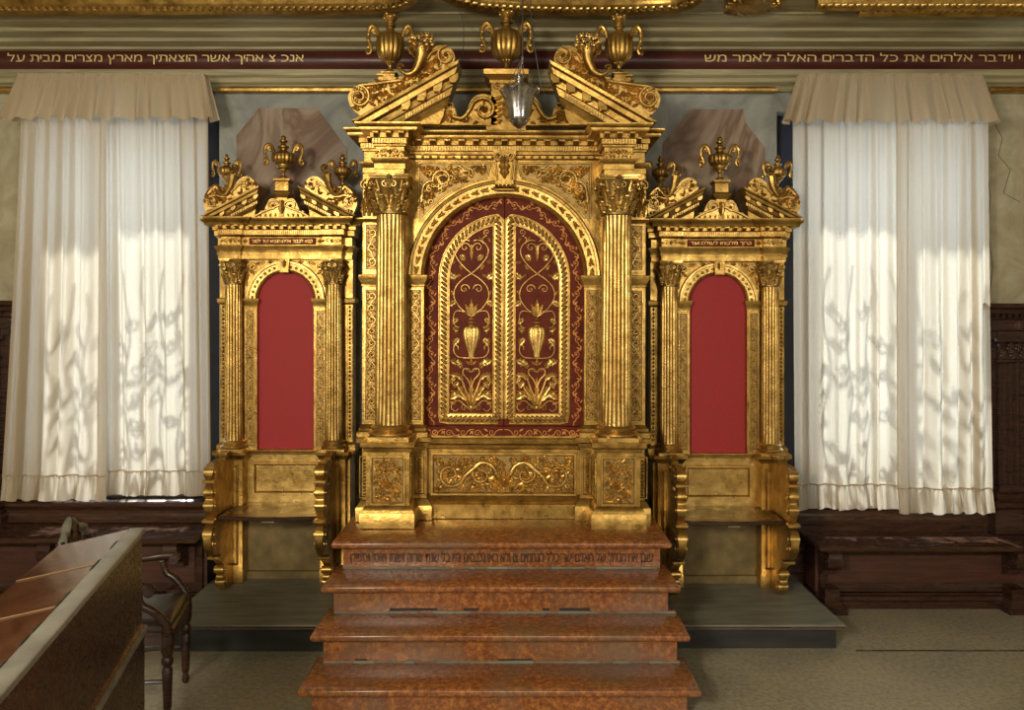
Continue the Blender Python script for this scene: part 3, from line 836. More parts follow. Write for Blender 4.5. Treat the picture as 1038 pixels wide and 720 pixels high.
# ---- podium
m = M()
m.solid([(bx(-.62), 5.84), (bx(.62), 5.84), (bx(.62), 6.42), (bx(-.62), 6.42)],
        [(.05, T0), (.05, T0+.09), (.035, T0+.10), (.04, T0+.115), (.02, T0+.135), (0, T0+.15), (0, 1.14), (.02, 1.15), (.025, 1.17), (.05, 1.185), (.055, 1.215), (.045, 1.222), (.045, ZT)])
pod = m.build('podium', 'gold', ark)
m = M(); F = PXM(5.84, CX); m.prism([(-71, 462), (71, 462), (71, 501), (-71, 501)], F, -.004, .002); m.build('panel_ground', 'gold_ground', pod)
m = M()
frame_rect(m, F, -74, 74, 459, 503, 4, 0, .02)
rinceau(m, F, 6, 70, 463, 500, 2, .030, seed=4, wk=.085); rinceau(m, PXM(5.84, CX, -1), 6, 70, 463, 500, 2, .030, seed=4, wk=.085)
scatter(m, F, lambda u, v: abs(u) < 70 and 463 < v < 500, (-70, 70, 463, 500), 190, 8, 2.6, .022, 31)
for k in range(7):
    a = PI/2+(k-3)*.42
    m.leaf(F, 0, 497, -a, 26-abs(k-3)*3, 3.2, .03, 3, bend=(k-3)*.25)
m.build('carved_panel', 'gold_bright', pod)
# column pedestals with their stepped backs
for s in (-1, 1):
    c = bx(s*.72)
    m = M()
    m.solid([(c-.135, 5.54), (c+.135, 5.54), (c+.135, 5.90), (c-.135, 5.90)],
            [(.036, T0), (.036, T0+.085), (.03, T0+.095), (.028, T0+.105), (.012, T0+.125), (0, T0+.135), (0, 1.165), (.012, 1.17), (.016, 1.19), (.032, 1.20), (.034, ZT-.004), (.03, ZT)])
    xo = s*1
    a, b = sorted((bx(s*.86), bx(s*.93)))
    a2, b2 = sorted((bx(s*.50), bx(s*.60)))
    for (q0, q1, yy) in ((min(bx(s*.60), bx(s*.91)), max(bx(s*.60), bx(s*.91)), 5.72), (a2, b2, 5.78)):
        m.solid([(q0, yy), (q1, yy), (q1, 6.42), (q0, 6.42)],
            [(.036, T0), (.036, T0+.085), (.03, T0+.095), (.012, T0+.125), (0, T0+.135), (0, 1.165), (.012, 1.17), (.016, 1.19), (.032, 1.20), (.034, ZT-.006), (.03, ZT-.002)])
    pd = m.build('pedestal', 'gold', ark)
    m = M(); F = PXM(5.54, c); m.prism([(-16, 465), (16, 465), (16, 511), (-16, 511)], F, -.004, .002); m.build('panel_ground', 'gold_ground', pd)
    m = M()
    frame_rect(m, F, -18, 18, 463, 513, 3, 0, .012)
    scatter(m, F, lambda u, v: abs(u) < 14.5 and 466.5 < v < 509.5, (-14, 14, 467, 509), 80, 6.5, 2.0, .020, 17)
    for sg in (-1, 1):
        G = PXM(5.54, c, sg)
        m.scroll(G, 7, 473, 5, PI/2, 1.2, -1, .9, .014); m.scroll(G, 8, 486, 5, -PI/2, 1.2, 1, .9, .014); m.scroll(G, 7, 501, 5.5, PI/2, 1.2, 1, .9, .014)
        for (u, v, a, L) in [(2, 470, -1.0, 9), (3, 480, -.3, 9), (3, 494, .5, 10), (4, 507, .1, 9), (11, 480, -1.3, 8), (12, 496, 1.4, 8), (1, 505, 1.0, 7)]:
            m.leaf(G, u, v, a, L, 1.9, .014, 2, bend=.6)
    for k in range(5): m.leaf(F, 0, 497, -PI/2+(k-2)*.5, 12, 2, .02, 2)
    m.blob(F, 0, 507, 3, 3, .015)
    m.build('carved_panel', 'gold_bright', pd)
    for q in (-1, 1):
        m = M(); G = SD(c+q*.135, q)
        frame_rect(m, G, 5.57, 5.70, .87, 1.13, .015, 0, .008)
        rinceau(m, G, 5.60, 5.67, .89, 1.11, 3, .012, vert=True, seed=3); m.build('side_panel', 'gold', pd)
    m = M(); G = PXM(5.78, CX, s)
    frame_rect(m, G, 79, 91, 463, 503, 2.2, 0, .012)
    for k in range(11): m.blob(G, 85, 467+k*3.2, 2, 1.3, .012, rot=.5)
    m.build('side_panel', 'gold', pd)
    m = M(); G = PXM(5.72, CX, s)
    frame_rect(m, G, 136, 146, 463, 506, 2, 0, .012)
    for k in range(11): m.blob(G, 141, 468+k*3.4, 1.6, 1.3, .012, rot=.5)
    m.build('side_panel', 'gold', pd)

# ---- body with round-headed opening
m = M()
zs = Z(281, 5.8); rO = 81*5.8/F0; zt = Z(159, 5.8)
arch_plate(m, CX, zs, rO, .64, zt, 5.80, 5.90)
m.box(bx(-.88), bx(-.86), 5.80, 6.45, ZT, 2.95); m.box(bx(.86), bx(.88), 5.80, 6.45, ZT, 2.95)
m.box(bx(-.88), bx(.88), 6.43, 6.45, ZT, 2.95)
m.box(bx(-.88), bx(-rO), 5.80, 5.90, ZT, zs); m.box(bx(rO), bx(.88), 5.80, 5.90, ZT, zs)
for s in (-1, 1):
    m.box(bx(s*.64), bx(s*.88), 5.80, 5.90, zs, 2.95)
m.build('ark_case', 'gold', ark)
# archivolt
m = M()
r1 = 98*5.8/F0
arc_mould(m, CX, zs, 5.80, [(rO, -.06), (rO, .012), (rO+.010, .022), (rO+.018, .018), (rO+.022, .012), (r1-.028, .018), (r1-.024, .03), (r1-.012, .034), (r1-.004, .02), (r1, 0)])
for k in range(27):
    a = PI*(k+.5)/27; rm = (rO+.022+r1-.028)/2
    F = lambda u, v, h: (CX+(rm+v)*math.cos(a+u), 5.785-h, zs+(rm+v)*math.sin(a+u))
    m.leaf(F, -.055, -.012, .35, .10, .015, .024, 3, bend=-.4); m.leaf(F, -.05, .014, -.35, .09, .012, .022, 2, bend=.4)
    if k % 3 == 0: m.blob(F, .01, 0, .022, .014, .010)
av = m.build('archivolt', 'gold_bright', ark)
# keystone console
m = M(); F = PXM(5.76, CX)
pts = [(-12, 153), (12, 153), (11, 160), (9, 186), (10, 190), (-10, 190), (-9, 186), (-11, 160)]
m.prism([(u, v) for u, v in pts], F, -.05, .03)
m.leaf(F, 0, 157, PI/2, 26, 7, .045, 4, curl=.02, h=.02)
for sg in (-1, 1):
    G = PXM(5.76, CX, sg); m.scroll(G, 6, 160, 4.5, PI/2, 1.2, -1, 1.4, .03, h=.03); m.stem(G, [(9, 165), (8, 175), (7, 184)], 1, 1, .02, h=.03)
for k in range(5): m.blob(F, -8+k*4, 190, 2, 2.5, .03, h=.02)
for v in (193.5,): m.stem(F, [(-10, v), (10, v)], 1.3, 1.3, .02, h=.03)
m.build('keystone', 'gold', ark)
# spandrels
for s in (-1, 1):
    m = M(); G = PXM(5.80, CX, s)
    m.prism([(16, 167), (86.5, 167), (86.5, 221)]+[(u, v) for u, v in arc(0, 281, 102, -.55, -1.40, 10)], G, -.004, .002); m.build('panel_ground', 'gold_ground', ark)
    m = M()
    edge = [(14, 166), (87, 166), (87, 222)]
    am = arc(0, 281, 101, -.62, -1.40, 12)
    m.stem(G, edge[:2], 1.0, 1.0, .012); m.stem(G, edge[1:], 1.0, 1.0, .012); m.stem(G, am, 1.0, 1.0, .012); m.stem(G, [(14, 166), (17, 180)], 1, 1, .012)
    m.scroll(G, 63, 182, 10, .3, 1.6, -1, 2.0, .026, lead=bez([(84, 206), (82, 190), (75, 184)], 5)[:-1])
    m.scroll(G, 38, 176, 6.5, PI*.8, 1.4, 1, 1.5, .022, lead=[(52, 171), (46, 169)])
    for (u, v, a, L, W, b) in [(60, 176, -2.5, 12, 2.6, .8), (52, 178, 2.7, 13, 2.4, -.8), (70, 190, 1.0, 14, 3.0, .6), (78, 196, 1.7, 15, 3.2, -.5), (83, 206, 1.55, 12, 2.4, .3),
                            (80, 178, -1.2, 11, 2.6, .7), (74, 172, -.2, 10, 2.4, .6), (63, 182, .8, 8, 2.4, 1), (63, 182, 2.9, 8, 2.4, 1), (44, 184, 2.9, 9, 2, .5), (36, 172, -2.6, 9, 2, -.5), (30, 174, 3.0, 9, 2, .5)]:
        m.leaf(G, u, v, a, L, W, .028, 3, bend=b)
    scatter(m, G, lambda u, v: 18 < u < 85 and v > 168.5 and math.hypot(u, v-281) > 104.5, (18, 85, 168, 218), 120, 8, 2.5, .024, 23)
    for k in range(7): m.blob(G, 20+(k % 3)*3.5+(k//3)*1.6, 170+(k//3)*3, 2, 2, .022)
    m.blob(G, 79, 200, 4, 5.5, .035); m.blob(G, 63, 182, 3.6, 3.6, .03)
    m.build('spandrel_carving', 'gold_bright', ark)
# ---- back pilasters
for s in (-1, 1):
    m = M()
    a, b = sorted((bx(s*.52), bx(s*.915)))
    zi0, zi1 = 2.205, 2.28
    m.solid([(a, 5.745), (b, 5.745), (b, 5.86), (a, 5.86)], [(.03, ZT), (.03, ZT+.03), (.02, ZT+.04), (.022, ZT+.055), (.008, ZT+.07), (0, ZT+.08), (0, zi0), (.006, zi0+.005), (.006, zi0+.02), (.022, zi0+.05), (.024, zi1), (0, zi1+.005)])
    a2, b2 = sorted((bx(s*.64), bx(s*.915)))
    m.solid([(a2, 5.745), (b2, 5.745), (b2, 5.86), (a2, 5.86)], [(0, zi1), (0, 2.93)])
    p = m.build('back_pilaster', 'gold', ark)
    for (q0, q1, z0, z1, sd) in ((.538, .605, 1.35, 2.18, 2), (.822, .888, 1.35, 2.18, 5), (.822, .888, 2.32, 2.60, 8)):
        m = M(); G = lambda u, v, h: (bx(s*u), 5.745-h, v)
        m.prism([(q0-.005, z0-.005), (q1+.005, z0-.005), (q1+.005, z1+.005), (q0-.005, z1+.005)], G, -.003, .0015); m.build('strip_ground', 'gold_ground', p)
        m = M()
        frame_rect(m, G, q0-.014, q1+.014, z0-.014, z1+.014, .013, 0, .010)
        rinceau(m, G, q0, q1, z0, z1, max(3, int((z1-z0)/.075)), .014, vert=True, seed=sd, wk=.08)
        m.build('carved_strip', 'gold_bright', p)
    # outer half capital behind the column
    m = M(); F = lambda u, v, h: (bx(s*u), 5.745-h, v)
    for k in range(3):
        m.leaf(F, .84+.035*k, 2.66, PI/2, .11, .024, .02, 3, curl=.03); m.leaf(F, .82+.035*k, 2.73, PI/2, .12, .024, .02, 3, curl=.035)
    m.scroll(F, .90, 2.86, .032, PI/2, 1.2, -1, .009, .04)
    m.solid([(min(bx(s*.80), bx(s*.93)), 5.70), (max(bx(s*.80), bx(s*.93)), 5.70), (max(bx(s*.80), bx(s*.93)), 5.80), (min(bx(s*.80), bx(s*.93)), 5.80)], [(0, 2.62), (.008, 2.63), (0, 2.64), (0, 2.645)])
    m.build('pilaster_capital', 'gold', p)
# ---- columns
ZC0, ZC1, ZC2 = ZT+.095, 2.655, 2.90
for s in (-1, 1):
    c = (bx(s*.715), 5.625)
    m = M(); fluted(m, c, .100, ZC0, ZC1, 26, .92); sh = m.build('column_shaft', 'gold_bright', ark)
    m = M(); m.box(c[0]-.128, c[0]+.128, c[1]-.12, c[1]+.12, ZT-.002, ZT+.03, .004); attic(m, c, .098, ZT+.03, ZC0+.003); m.build('column_base', 'gold_bright', sh)
    m = M(); mb = M(); capital(m, c, .095, ZC1-.004, ZC2, bell=mb); m.build('column_capital', 'gold_bright', sh); mb.build('capital_bell', 'gold_ground', sh)
# ---- entablature
def plan(e=0):
    P = [(-.90, 6.37), (-.90, 5.70), (-.80, 5.70), (-.80, 5.53), (-.625, 5.53), (-.625, 5.78), (.625, 5.78), (.625, 5.53), (.80, 5.53), (.80, 5.70), (.90, 5.70), (.90, 6.37)]
    return [(bx(x), y) for x, y in P]
def lower(s):
    P = [(.90, 6.37), (.90, 5.70), (.80, 5.70), (.80, 5.53), (.625, 5.53), (.625, 6.37)]
    P = [(bx(s*x), y) for x, y in P]
    return P if s < 0 else P[::-1]
m = M()
for s in (-1, 1):
    m.solid(lower(s) if s < 0 else lower(s), [(0, 2.895), (0, 2.93), (.008, 2.933), (.008, 2.965), (.018, 2.975), (.028, 2.99), (.03, 3.0), (0, 3.005), (0, 3.07)])
m.solid([(bx(-.63), 5.77), (bx(.63), 5.77), (bx(.63), 6.44), (bx(-.63), 6.44)], [(.0, 3.035), (.02, 3.04), (.022, 3.055), (.008, 3.06), (.0, 3.068), (.0, 3.075)])
m.solid(plan(), [(0, 3.07), (.012, 3.075), (.012, 3.083), (.02, 3.088), (.02, 3.12), (.03, 3.125), (.03, 3.152), (.085, 3.156), (.09, 3.166), (.09, 3.176), (.105, 3.184), (.112, 3.196), (.112, 3.203)])
ent = m.build('entablature', 'gold', ark)
m = M()
runs = [(-.80, -.625, 5.53), (.625, .80, 5.53), (-.90, -.80, 5.70), (.80, .90, 5.70), (-.60, .60, 5.78)]
for a, b, y in runs: dentils(m, bx(a)-(.02 if y < 5.6 else 0), bx(b)+(.02 if y < 5.6 else 0), y-.02, 3.09, 3.118, .0175, .012)
m.build('dentil_moulding', 'gold_bright', ent)
for a, b, y in runs: modillions(ent, 'gold', bx(a)-(.03 if y < 5.6 else 0), bx(b)+(.03 if y < 5.6 else 0), y-.03, 3.124, 3.153, .068 if abs(a-b) < .3 else .095, .05, .42)
for s in (-1, 1):
    m = M(); F = FR(5.53); c = bx(s*.7125)
    for q in (-1, 1):
        m.scroll(F, c+q*.045, 3.038, .024, PI if q > 0 else 0, 1.3, q, .006, .018)
        m.leaf(F, c+q*.01, 3.04, PI/2-q*1.2, .04, .012, .015, 2); m.leaf(F, c+q*.07, 3.045, -q*.8 if q > 0 else PI+.8, .03, .01, .015, 2)
    m.blob(F, c, 3.038, .012, .018, .02)
    for k in range(7): m.blob(F, c-.075+k*.025, 3.012, .008, .006, .008)
    m.build('frieze_carving', 'gold_bright', ent)
m = M()
for i in range(-1, 2):
    pass
for k in range(24):
    m.blob(FR(5.75), bx(-.58+k*1.16/23), 3.047, .012, .008, .010)
m.build('bead_moulding', 'gold_bright', ent)
# tympanum base slab
m = M(); m.solid([(bx(-.60), 5.72), (bx(.60), 5.72), (bx(.60), 6.3), (bx(-.60), 6.3)], [(0, 3.20), (0, 3.215), (-.01, 3.22)]); m.build('pediment_base', 'gold', ark)

# ---- broken pediment
def rake(m, F, p0, p1, prof, k0=.0, k1=.6):
    """raking cornice between two points (u,v); profile (dv, out); ends mitred by k*out"""
    du = 1 if p1[0] > p0[0] else -1
    sl = (p1[1]-p0[1])/(p1[0]-p0[0])
    rows = [[F(p0[0]-abs(dv/sl), p0[1], o) for dv, o in prof], []]
    for dv, o in prof:
        u = p1[0]+k1*dv; rows[1].append(F(u, p1[1]+dv+sl*(u-p1[0]), o))
    m.grid(rows, cu=True); k = len(m.V); n = len(prof)
    m.F += [tuple(range(k-2*n, k-n))[::-1], tuple(range(k-n, k))]
KD = 5.60
for s in (-1, 1):
    G = PXM(KD, CX, s)
    def W(D): return PXM(D, CX, s)
    P0, P1 = (155/1.035, 320-(320-123)/1.035), (46/1.035, 320-(320-61)/1.035)      # on the plane D=5.6
    sl = (P1[1]-P0[1])/(P1[0]-P0[0])
    m = M()
    prof = [(0, -.12), (0, .19), (3, .185), (5, .165), (10, .160), (11, .10), (17, .09), (18, .075), (24, .065), (25, .05), (31, .03), (31, -.12)]
    rake(m, G, P0, P1, prof, 0, .42)
    # filling under the rake
    m.prism([(146, 126.5), (66, 126.5), (62, 118), (59, 102), (62, 84)], G, -.14, .0)
    rk = m.build('raking_cornice', 'gold', ark)
    m = M(); n = 6
    for i in range(n):
        t = (i+1.35)/(n+.7); u = P0[0]+(P1[0]-P0[0])*t; v = P0[1]+(P1[1]-P0[1])*t
        if v+17 > 124: continue
        w = 4.2
        q = [(u-w, v-sl*w+10.5), (u+w, v+sl*w+10.5), (u+w, v+sl*w+15), (u+w*.4, v+17.5), (u-w*.4, v+17.5), (u-w, v-sl*w+16)]
        mm = M(); mm.prism(q, G, .08, .15); mm.build('modillion', 'gold', rk)
    m = M(); n = 34
    for i in range(n):
        t = (i+.5)/n; u = P0[0]+(P1[0]-P0[0])*t*.86; v = P0[1]+(P1[1]-P0[1])*t*.86
        if v+23 > 124: continue
        w = .95; m.prism([(u-w, v-sl*w+19), (u+w, v+sl*w+19), (u+w, v+sl*w+23.5), (u-w, v-sl*w+23.5)], G, .06, .082)
    m.build('dentil_moulding', 'gold_bright', rk)
    # carved scroll lying along the rake
    m = M(); H = W(5.52)
    top = lambda u: P1[1]+(P0[1]-P1[1])*((u-P1[0])/(P0[0]-P1[0]))
    body = [(150, 116), (156, 108), (157, 98), (150, 90), (140, 87), (128, 85), (118, 82), (106, 80), (98, 78), (90, 72), (84, 62), (80, 54), (72, 50), (62, 48), (54, 52), (50, 60), (52, 70)]
    body = bez(body, 4)
    low = [(u, top(u)-1) for u in (56, 80, 110, 140)]
    m.prism(body+low, H, -.05, .03)
    scatter(m, H, pip(body+low), (60, 155, 50, 116), 110, 9, 2.6, .030, 41, h=.026)
    m.scroll(H, 146, 101, 11.5, -PI/2, 1.7, -1 if True else 1, 2.4, .045, full=False, h=.02, lead=bez([(104, 84), (118, 86), (130, 88)], 4)[:-1])
    m.scroll(H, 58.5, 59, 10, -PI/2, 1.6, 1, 2.2, .045, h=.02, lead=bez([(88, 76), (80, 66), (72, 54)], 4)[:-1])
    for i in range(9):
        t = i/8; u = 134-46*t; v = 92-14*t
        m.leaf(H, u, v+4, -2.2-.3*(i % 2), 11, 3, .045, 3, bend=.7, h=.02)
        m.leaf(H, u, v+5, 2.6+.3*(i % 2), 11, 3, .045, 3, bend=-.7, h=.02)
    for i in range(5): m.leaf(H, 78-3*i, 66-2*i, 1.0, 12, 2.6, .04, 3, bend=.6, h=.02)
    for i in range(8): m.blob(H, 66-i*.5+2.2*i*.3, 70-i*1.6, 1.5, 1.5, .03, h=.02)
    m.build('pediment_scroll', 'gold_bright', rk)
    # cornucopia full of flowers
    m = M(); K = W(5.46)
    hp = bez([(107, 69), (104, 73), (98, 76), (91, 73), (87, 66), (84.5, 58), (84, 50)], 6)
    n = len(hp); rows = []
    for i, (u, v) in enumerate(hp):
        a = hp[max(i-1, 0)]; b = hp[min(i+1, n-1)]; dx, dy = b[0]-a[0], b[1]-a[1]; L = math.hypot(dx, dy); t = i/(n-1); w = 1.3+6.2*t**1.3
        nx, ny = -dy/L, dx/L
        rows.append([K(u+nx*w*math.cos(q*PI/5), v+ny*w*math.cos(q*PI/5), w*.0062*math.sin(q*PI/5)) for q in range(10)])
    m.grid(rows, cu=True)
    m.scroll(K, 106, 69, 4, PI, 1.1, 1, 1.2, .012, full=True)
    for k in range(10): m.leaf(K, 84+6*math.cos(k*.63), 53+1.5*math.sin(k*.63), -PI/2+.5*math.cos(k*.63), 8, 2.4, .02, 2, h=.03*math.sin(k*.63))
    m.scroll(K, 93, 52, 2.6, 0, 1.1, -1, 1.0, .012, full=True, lead=[(88, 60), (92, 58)])
    cn = m.build('cornucopia', 'gold', rk)
    m = M(); rr = random.Random(11)
    for k in range(46):
        a = rr.uniform(0, 2*PI); q = math.sqrt(rr.random())
        u = 84+12.5*q*math.cos(a); v = 43-7.5*q*math.sin(a)*1.0
        rad = rr.uniform(1.6, 2.8); hh = rr.uniform(-.05, .06)*(1-q*.4)
        m.blob(K, u, v, rad, rad, rad*.0062, full=True, h=hh, seg=7)
        for j in range(4): m.blob(K, u+rad*.8*math.cos(j*1.57+a), v+rad*.8*math.sin(j*1.57+a), rad*.45, rad*.45, rad*.004, full=True, seg=5, h=hh+rad*.004)
    m.build('flowers', 'gold_bright', cn)
    # block and urn
    ux, D = 116, 5.60
    x = bx(s*ux*D/F0); z0 = Z(76, D)
    m = M(); m.solid([(x-.035, D-.05), (x+.035, D-.05), (x+.035, D+.05), (x-.035, D+.05)], [(0, Z(92, D)), (0, z0-.012), (.015, z0-.008), (.015, z0)])
    m.solid([(bx(s*(ux+4)*D/F0)-.045, D-.03), (bx(s*(ux+4)*D/F0)+.045, D-.03), (bx(s*(ux+4)*D/F0)+.045, D+.06), (bx(s*(ux+4)*D/F0)-.045, D+.06)], [(0, Z(95, D)), (0, Z(80, D)), (.01, Z(79, D)), (.01, Z(77, D))])
    m.build('urn_block', 'gold', rk)
    urn(ark, (x, D, z0), Z(15, D)-z0, .088)
    # inner volutes of the tympanum
    m = M(); J = W(5.66)
    m.prism(bez([(78, 128), (66, 118), (58, 111), (53, 109), (50, 112), (48, 118), (44, 120), (39, 117), (36, 108), (32, 101), (25, 97), (15, 98), (8, 104), (8, 128)], 4), J, -.06, .02)
    m.scroll(J, 20.5, 113, 13.8, -.1, 1.45, -1, 3.0, .06, h=.01, lead=bez([(52, 120), (44, 122), (38, 118)], 4)[:-1])
    m.scroll(J, 54, 109, 4.5, PI/2, 1.2, -1, 1.6, .03, h=.015, lead=bez([(76, 124), (68, 117), (60, 113)], 4)[:-1])
    scatter(m, J, lambda u, v: 26 < u < 74 and v > 112+abs(u-44)*.1+(6 if u < 50 else 0) and v < 127, (26, 74, 110, 127), 50, 8, 2.2, .022, 43, h=.018)
    for i in range(7): m.leaf(J, 72-5.2*i, 125, -1.9-.1*i, 9, 2.6, .028, 3, bend=.4, h=.015)
    for i in range(4): m.leaf(J, 20+5*math.cos(i*1.6), 113+5*math.sin(i*1.6), i*1.6, 6, 2, .03, 2, h=.015)
    m.build('tympanum_volute', 'gold', ark)
# centre pedestal with urn
m = M(); D = 5.68; x = bx(.010)
m.solid([(x-.125, D-.030), (x+.125, D-.030), (x+.125, D+.12), (x-.125, D+.12)], [(0, 3.20), (0, 3.36), (-.03, 3.42)])
m.solid([(x-.095, D-.04), (x+.095, D-.04), (x+.095, D+.14), (x-.095, D+.14)],
        [(0, 3.20), (0, 3.44), (.0, 3.49), (.01, 3.495), (.01, 3.515), (.022, 3.525), (.045, 3.545), (.048, 3.575), (.04, 3.58)])
cp_ = m.build('centre_pedestal', 'gold', ark)
m = M(); F = PXM(D-.04, x)
for sg in (-1, 1):
    G = PXM(D-.04, x, sg)
    m.scroll(G, 9, 88, 4, -PI/2, 1.2, 1, 1.3, .02); m.leaf(G, 2, 84, -.1, 9, 2.2, .02, 2, bend=.6)
    for q in range(5): m.leaf(G, 4, 98+q*6, .7, 10, 2.6, .022, 3, bend=-.8)
m.leaf(F, 0, 86, PI/2, 15, 4, .03, 3, curl=.02); m.leaf(F, 0, 100, PI/2, 22, 5, .03, 4, curl=.02)
m.build('pedestal_carving', 'gold_bright', cp_)
z0 = 3.58
urn(ark, (x, D+.02, z0), Z(10, D)-z0, .100)

# ---- doors
DD = 5.875
for s in (-1, 1):
    G = PXM(DD, CX, s)
    m = M(); R_ = 83.5
    m.prism([(.35, 434), (R_, 434)]+arc(0, 281, R_, 0, -PI/2+.004, 24), G, -.03, .0)
    dr = m.build('door', 'door_red', ark)
    # painted arabesque round the edge
    def border(t, q, h, G=G):            # t along from bottom up, q across
        rc = 74.2
        if t < 148: return G(rc+q, 429-t, h)
        a = (t-148)/rc
        return G((rc+q)*math.cos(a), 281-(rc+q)*math.sin(a), h)
    m = M(); L = 148+74.2*PI/2-2; n = 17
    for i in range(n):
        d = 1 if i % 2 else -1; c = L*(i+.5)/n; p = L/n
        m.scroll(border, c, d*.8, 3.5, PI, 1.25, d, .5, .0012, boss=False, lead=bez([(c-p*.75, d*3.4), (c-p*.45, d*3.2), (c-p*.42, d*1.2)], 4)[:-1])
        for (a, l) in ((.6, 4), (-.9, 4), (2.2, 3.5)): m.leaf(border, c+p*.3, -d*2.4, a*d, l, .9, .0015, 2, bend=.8*d)
        m.leaf(border, c-p*.2, d*3.6, .5*d, 4, .8, .0015, 2)
        m.blob(border, c, d*.8, .9, .9, .0015)
    m.build('painted_scrollwork', 'paint_gold', dr)
    # carved rope frame
    path = [(6, 425), (61, 425), (61, 284)]
    A = arc(0, 284, 61, 0, -(PI/2-math.asin(6/61)), 26)
    full = []
    def dens(a, b, n): return [(a[0]+(b[0]-a[0])*i/n, a[1]+(b[1]-a[1])*i/n) for i in range(n)]
    full = dens((6, 425), (61, 425), 12)+dens((61, 425), (61, 284), 30)+A+dens(A[-1], (6, 425), 44)+[(6, 425)]
    m = M()
    m.stem(G, full, 5.9, 5.9, .008)
    for off in (-5.2, 5.2):
        pp = []
        for i, (u, v) in enumerate(full):
            a = full[max(i-1, 0)]; b = full[min(i+1, len(full)-1)]; dx, dy = b[0]-a[0], b[1]-a[1]; l = math.hypot(dx, dy)
            pp.append((u-dy/l*off, v+dx/l*off))
        m.stem(G, pp, .7, .7, .014, h=.002)
    acc = 0
    for i in range(len(full)-1):
        a, b = full[i], full[i+1]; l = math.hypot(b[0]-a[0], b[1]-a[1]); ang = math.atan2(b[1]-a[1], b[0]-a[0])
        while acc < l:
            t = acc/l; m.blob(G, a[0]+(b[0]-a[0])*t, a[1]+(b[1]-a[1])*t, 4.6, 1.9, .019, rot=ang+.80, seg=8, h=.003); acc += 4.9
        acc -= l
    m.build('rope_frame', 'gold_bright', dr)
    # gilded vine and vase
    m = M(); c = 33.3; g = .0095
    for q in (-1, 1):
        def S(pts, w=.75, w2=None, hh=g): m.stem(G, [(c+q*a, b) for a, b in bez(pts, 6)], w, w2 or w*.8, hh)
        def Lf(a, b, an, l, w, lo=3, bd=0): m.leaf(G, c+q*a, b, an if q > 0 else PI-an, l*1.25, w*1.5, g*1.5, lo, bend=bd*q)
        def Sc(a, b, r_, a0, tn, d, w=.65): m.scroll(G, c+q*a, b, r_, a0 if q > 0 else PI-a0, tn, d*q, w, g)
        S([(0, 278), (8, 271), (15, 262), (17, 254), (13, 247), (6, 244), (2, 245)], .8)          # upper loop
        Sc(6.5, 251.5, 5.2, PI, 1.2, 1); Lf(11, 259, 2.2, 6, 2.6); Lf(16, 266, .2, 5, 1.6)
        S([(0, 278), (-0.0, 278), (9, 284), (16, 292), (17.5, 302), (12, 312), (6, 317)], .8)      # lower loop
        Sc(7, 293.5, 5.2, PI, 1.25, 1); Lf(16, 283, -.6, 8, 3.0); Lf(16, 306, .6, 7, 2.8); Lf(17, 300, -.9, 5, 1.4)
        Lf(9, 274, -.9, 5, 1.5); Lf(11, 279, .5, 5, 1.4)
        S([(6, 317), (15, 316), (18, 322), (17, 330), (12, 333)], .6); Lf(14, 324, .7, 6, 2.4); Lf(13, 336, -.5, 5.5, 2.3); Lf(13, 344, .9, 7, 2.8); Lf(15, 340, -1.3, 4, 1.2)
        S([(0, 363.5), (8, 363.5), (14, 362), (17.5, 357), (17, 351), (13.5, 352), (13.5, 355)], .9)   # tray under the vase
        S([(0, 395), (3, 386), (8, 380), (7.5, 375), (3, 374.5), (.6, 378)], 1.0)                     # heart
        Sc(3, 376.5, 2.2, 0, 1.0, -1, .4)
        Lf(11, 370, -.4, 9, 3.2); Lf(10, 374, -1.4, 6, 2.2); Lf(12, 399, .6, 9, 3.2); Lf(11, 402, -.3, 7, 2.2)
        Lf(2, 410, -1.15, 20, 2.2, 4, .35); Lf(3, 408, -.85, 17, 2.2, 4, .6); Lf(2, 414, -1.4, 14, 1.6, 3, .2)
        S([(2, 404), (6, 395), (10, 385), (16, 382), (19.5, 386), (18, 391), (14.5, 390)], 1.1)        # acanthus branch
        Lf(9, 386, -1.0, 8, 2.4, 3, .7); Lf(13, 382, -.6, 7, 2.2, 3, 1.2); Lf(16, 384, .4, 7, 2, 3, .8); Lf(13, 388, .7, 7, 2.2, 3, .6)
        S([(1, 416), (6, 412), (12, 407), (18, 409), (20, 414), (16, 417.5), (12.5, 415)], .9); Sc(7, 414, 3.2, -PI/2, 1.1, 1, .6)
        Lf(16, 410, -.3, 5, 1.4)
    m.leaf(G, c, 249, PI/2, 16, 2.0, g, 4)
    for k in range(5): m.leaf(G, c, 321, -PI/2+(k-2)*.42, 17-abs(k-2)*3.5, 2.6, .012, 3, bend=(k-2)*.12)
    m.blob(G, c, 327.5, 5, 1.3, .014); m.blob(G, c, 324, 3, 1.2, .012); m.blob(G, c, 331, 4.2, 1.6, .013)
    vz = [(2.8, 362.5), (3.2, 358), (6.4, 350), (8.6, 343), (9.2, 337), (8.4, 333), (5, 331.5)]
    rows = [[G(c+w*math.sin(a), v, .016*math.cos(a)*w/9*(1+.12*math.cos(a*14))) for a in [PI*(i/28-.5) for i in range(29)]] for w, v in vz]
    m.grid(rows); m.blob(G, c, 336.5, 9.4, 1.1, .018)
    m.leaf(G, c, 413, -PI/2, 30, 3, .014, 5); m.blob(G, c, 414, 3, 4, .014); m.blob(G, c, 370, 2.2, 2.2, .012)
    for k in range(3): m.leaf(G, c, 371, -PI/2+(k-1)*.9, 7, 1.6, g, 2)
    # tip spiral
    m.scroll(G, c-15.5+ (0), 236, 3.6, PI/2, 1.3, -1, .6, g, lead=bez([(c-12, 248), (c-11, 243), (c-13, 240.5)], 4)[:-1])
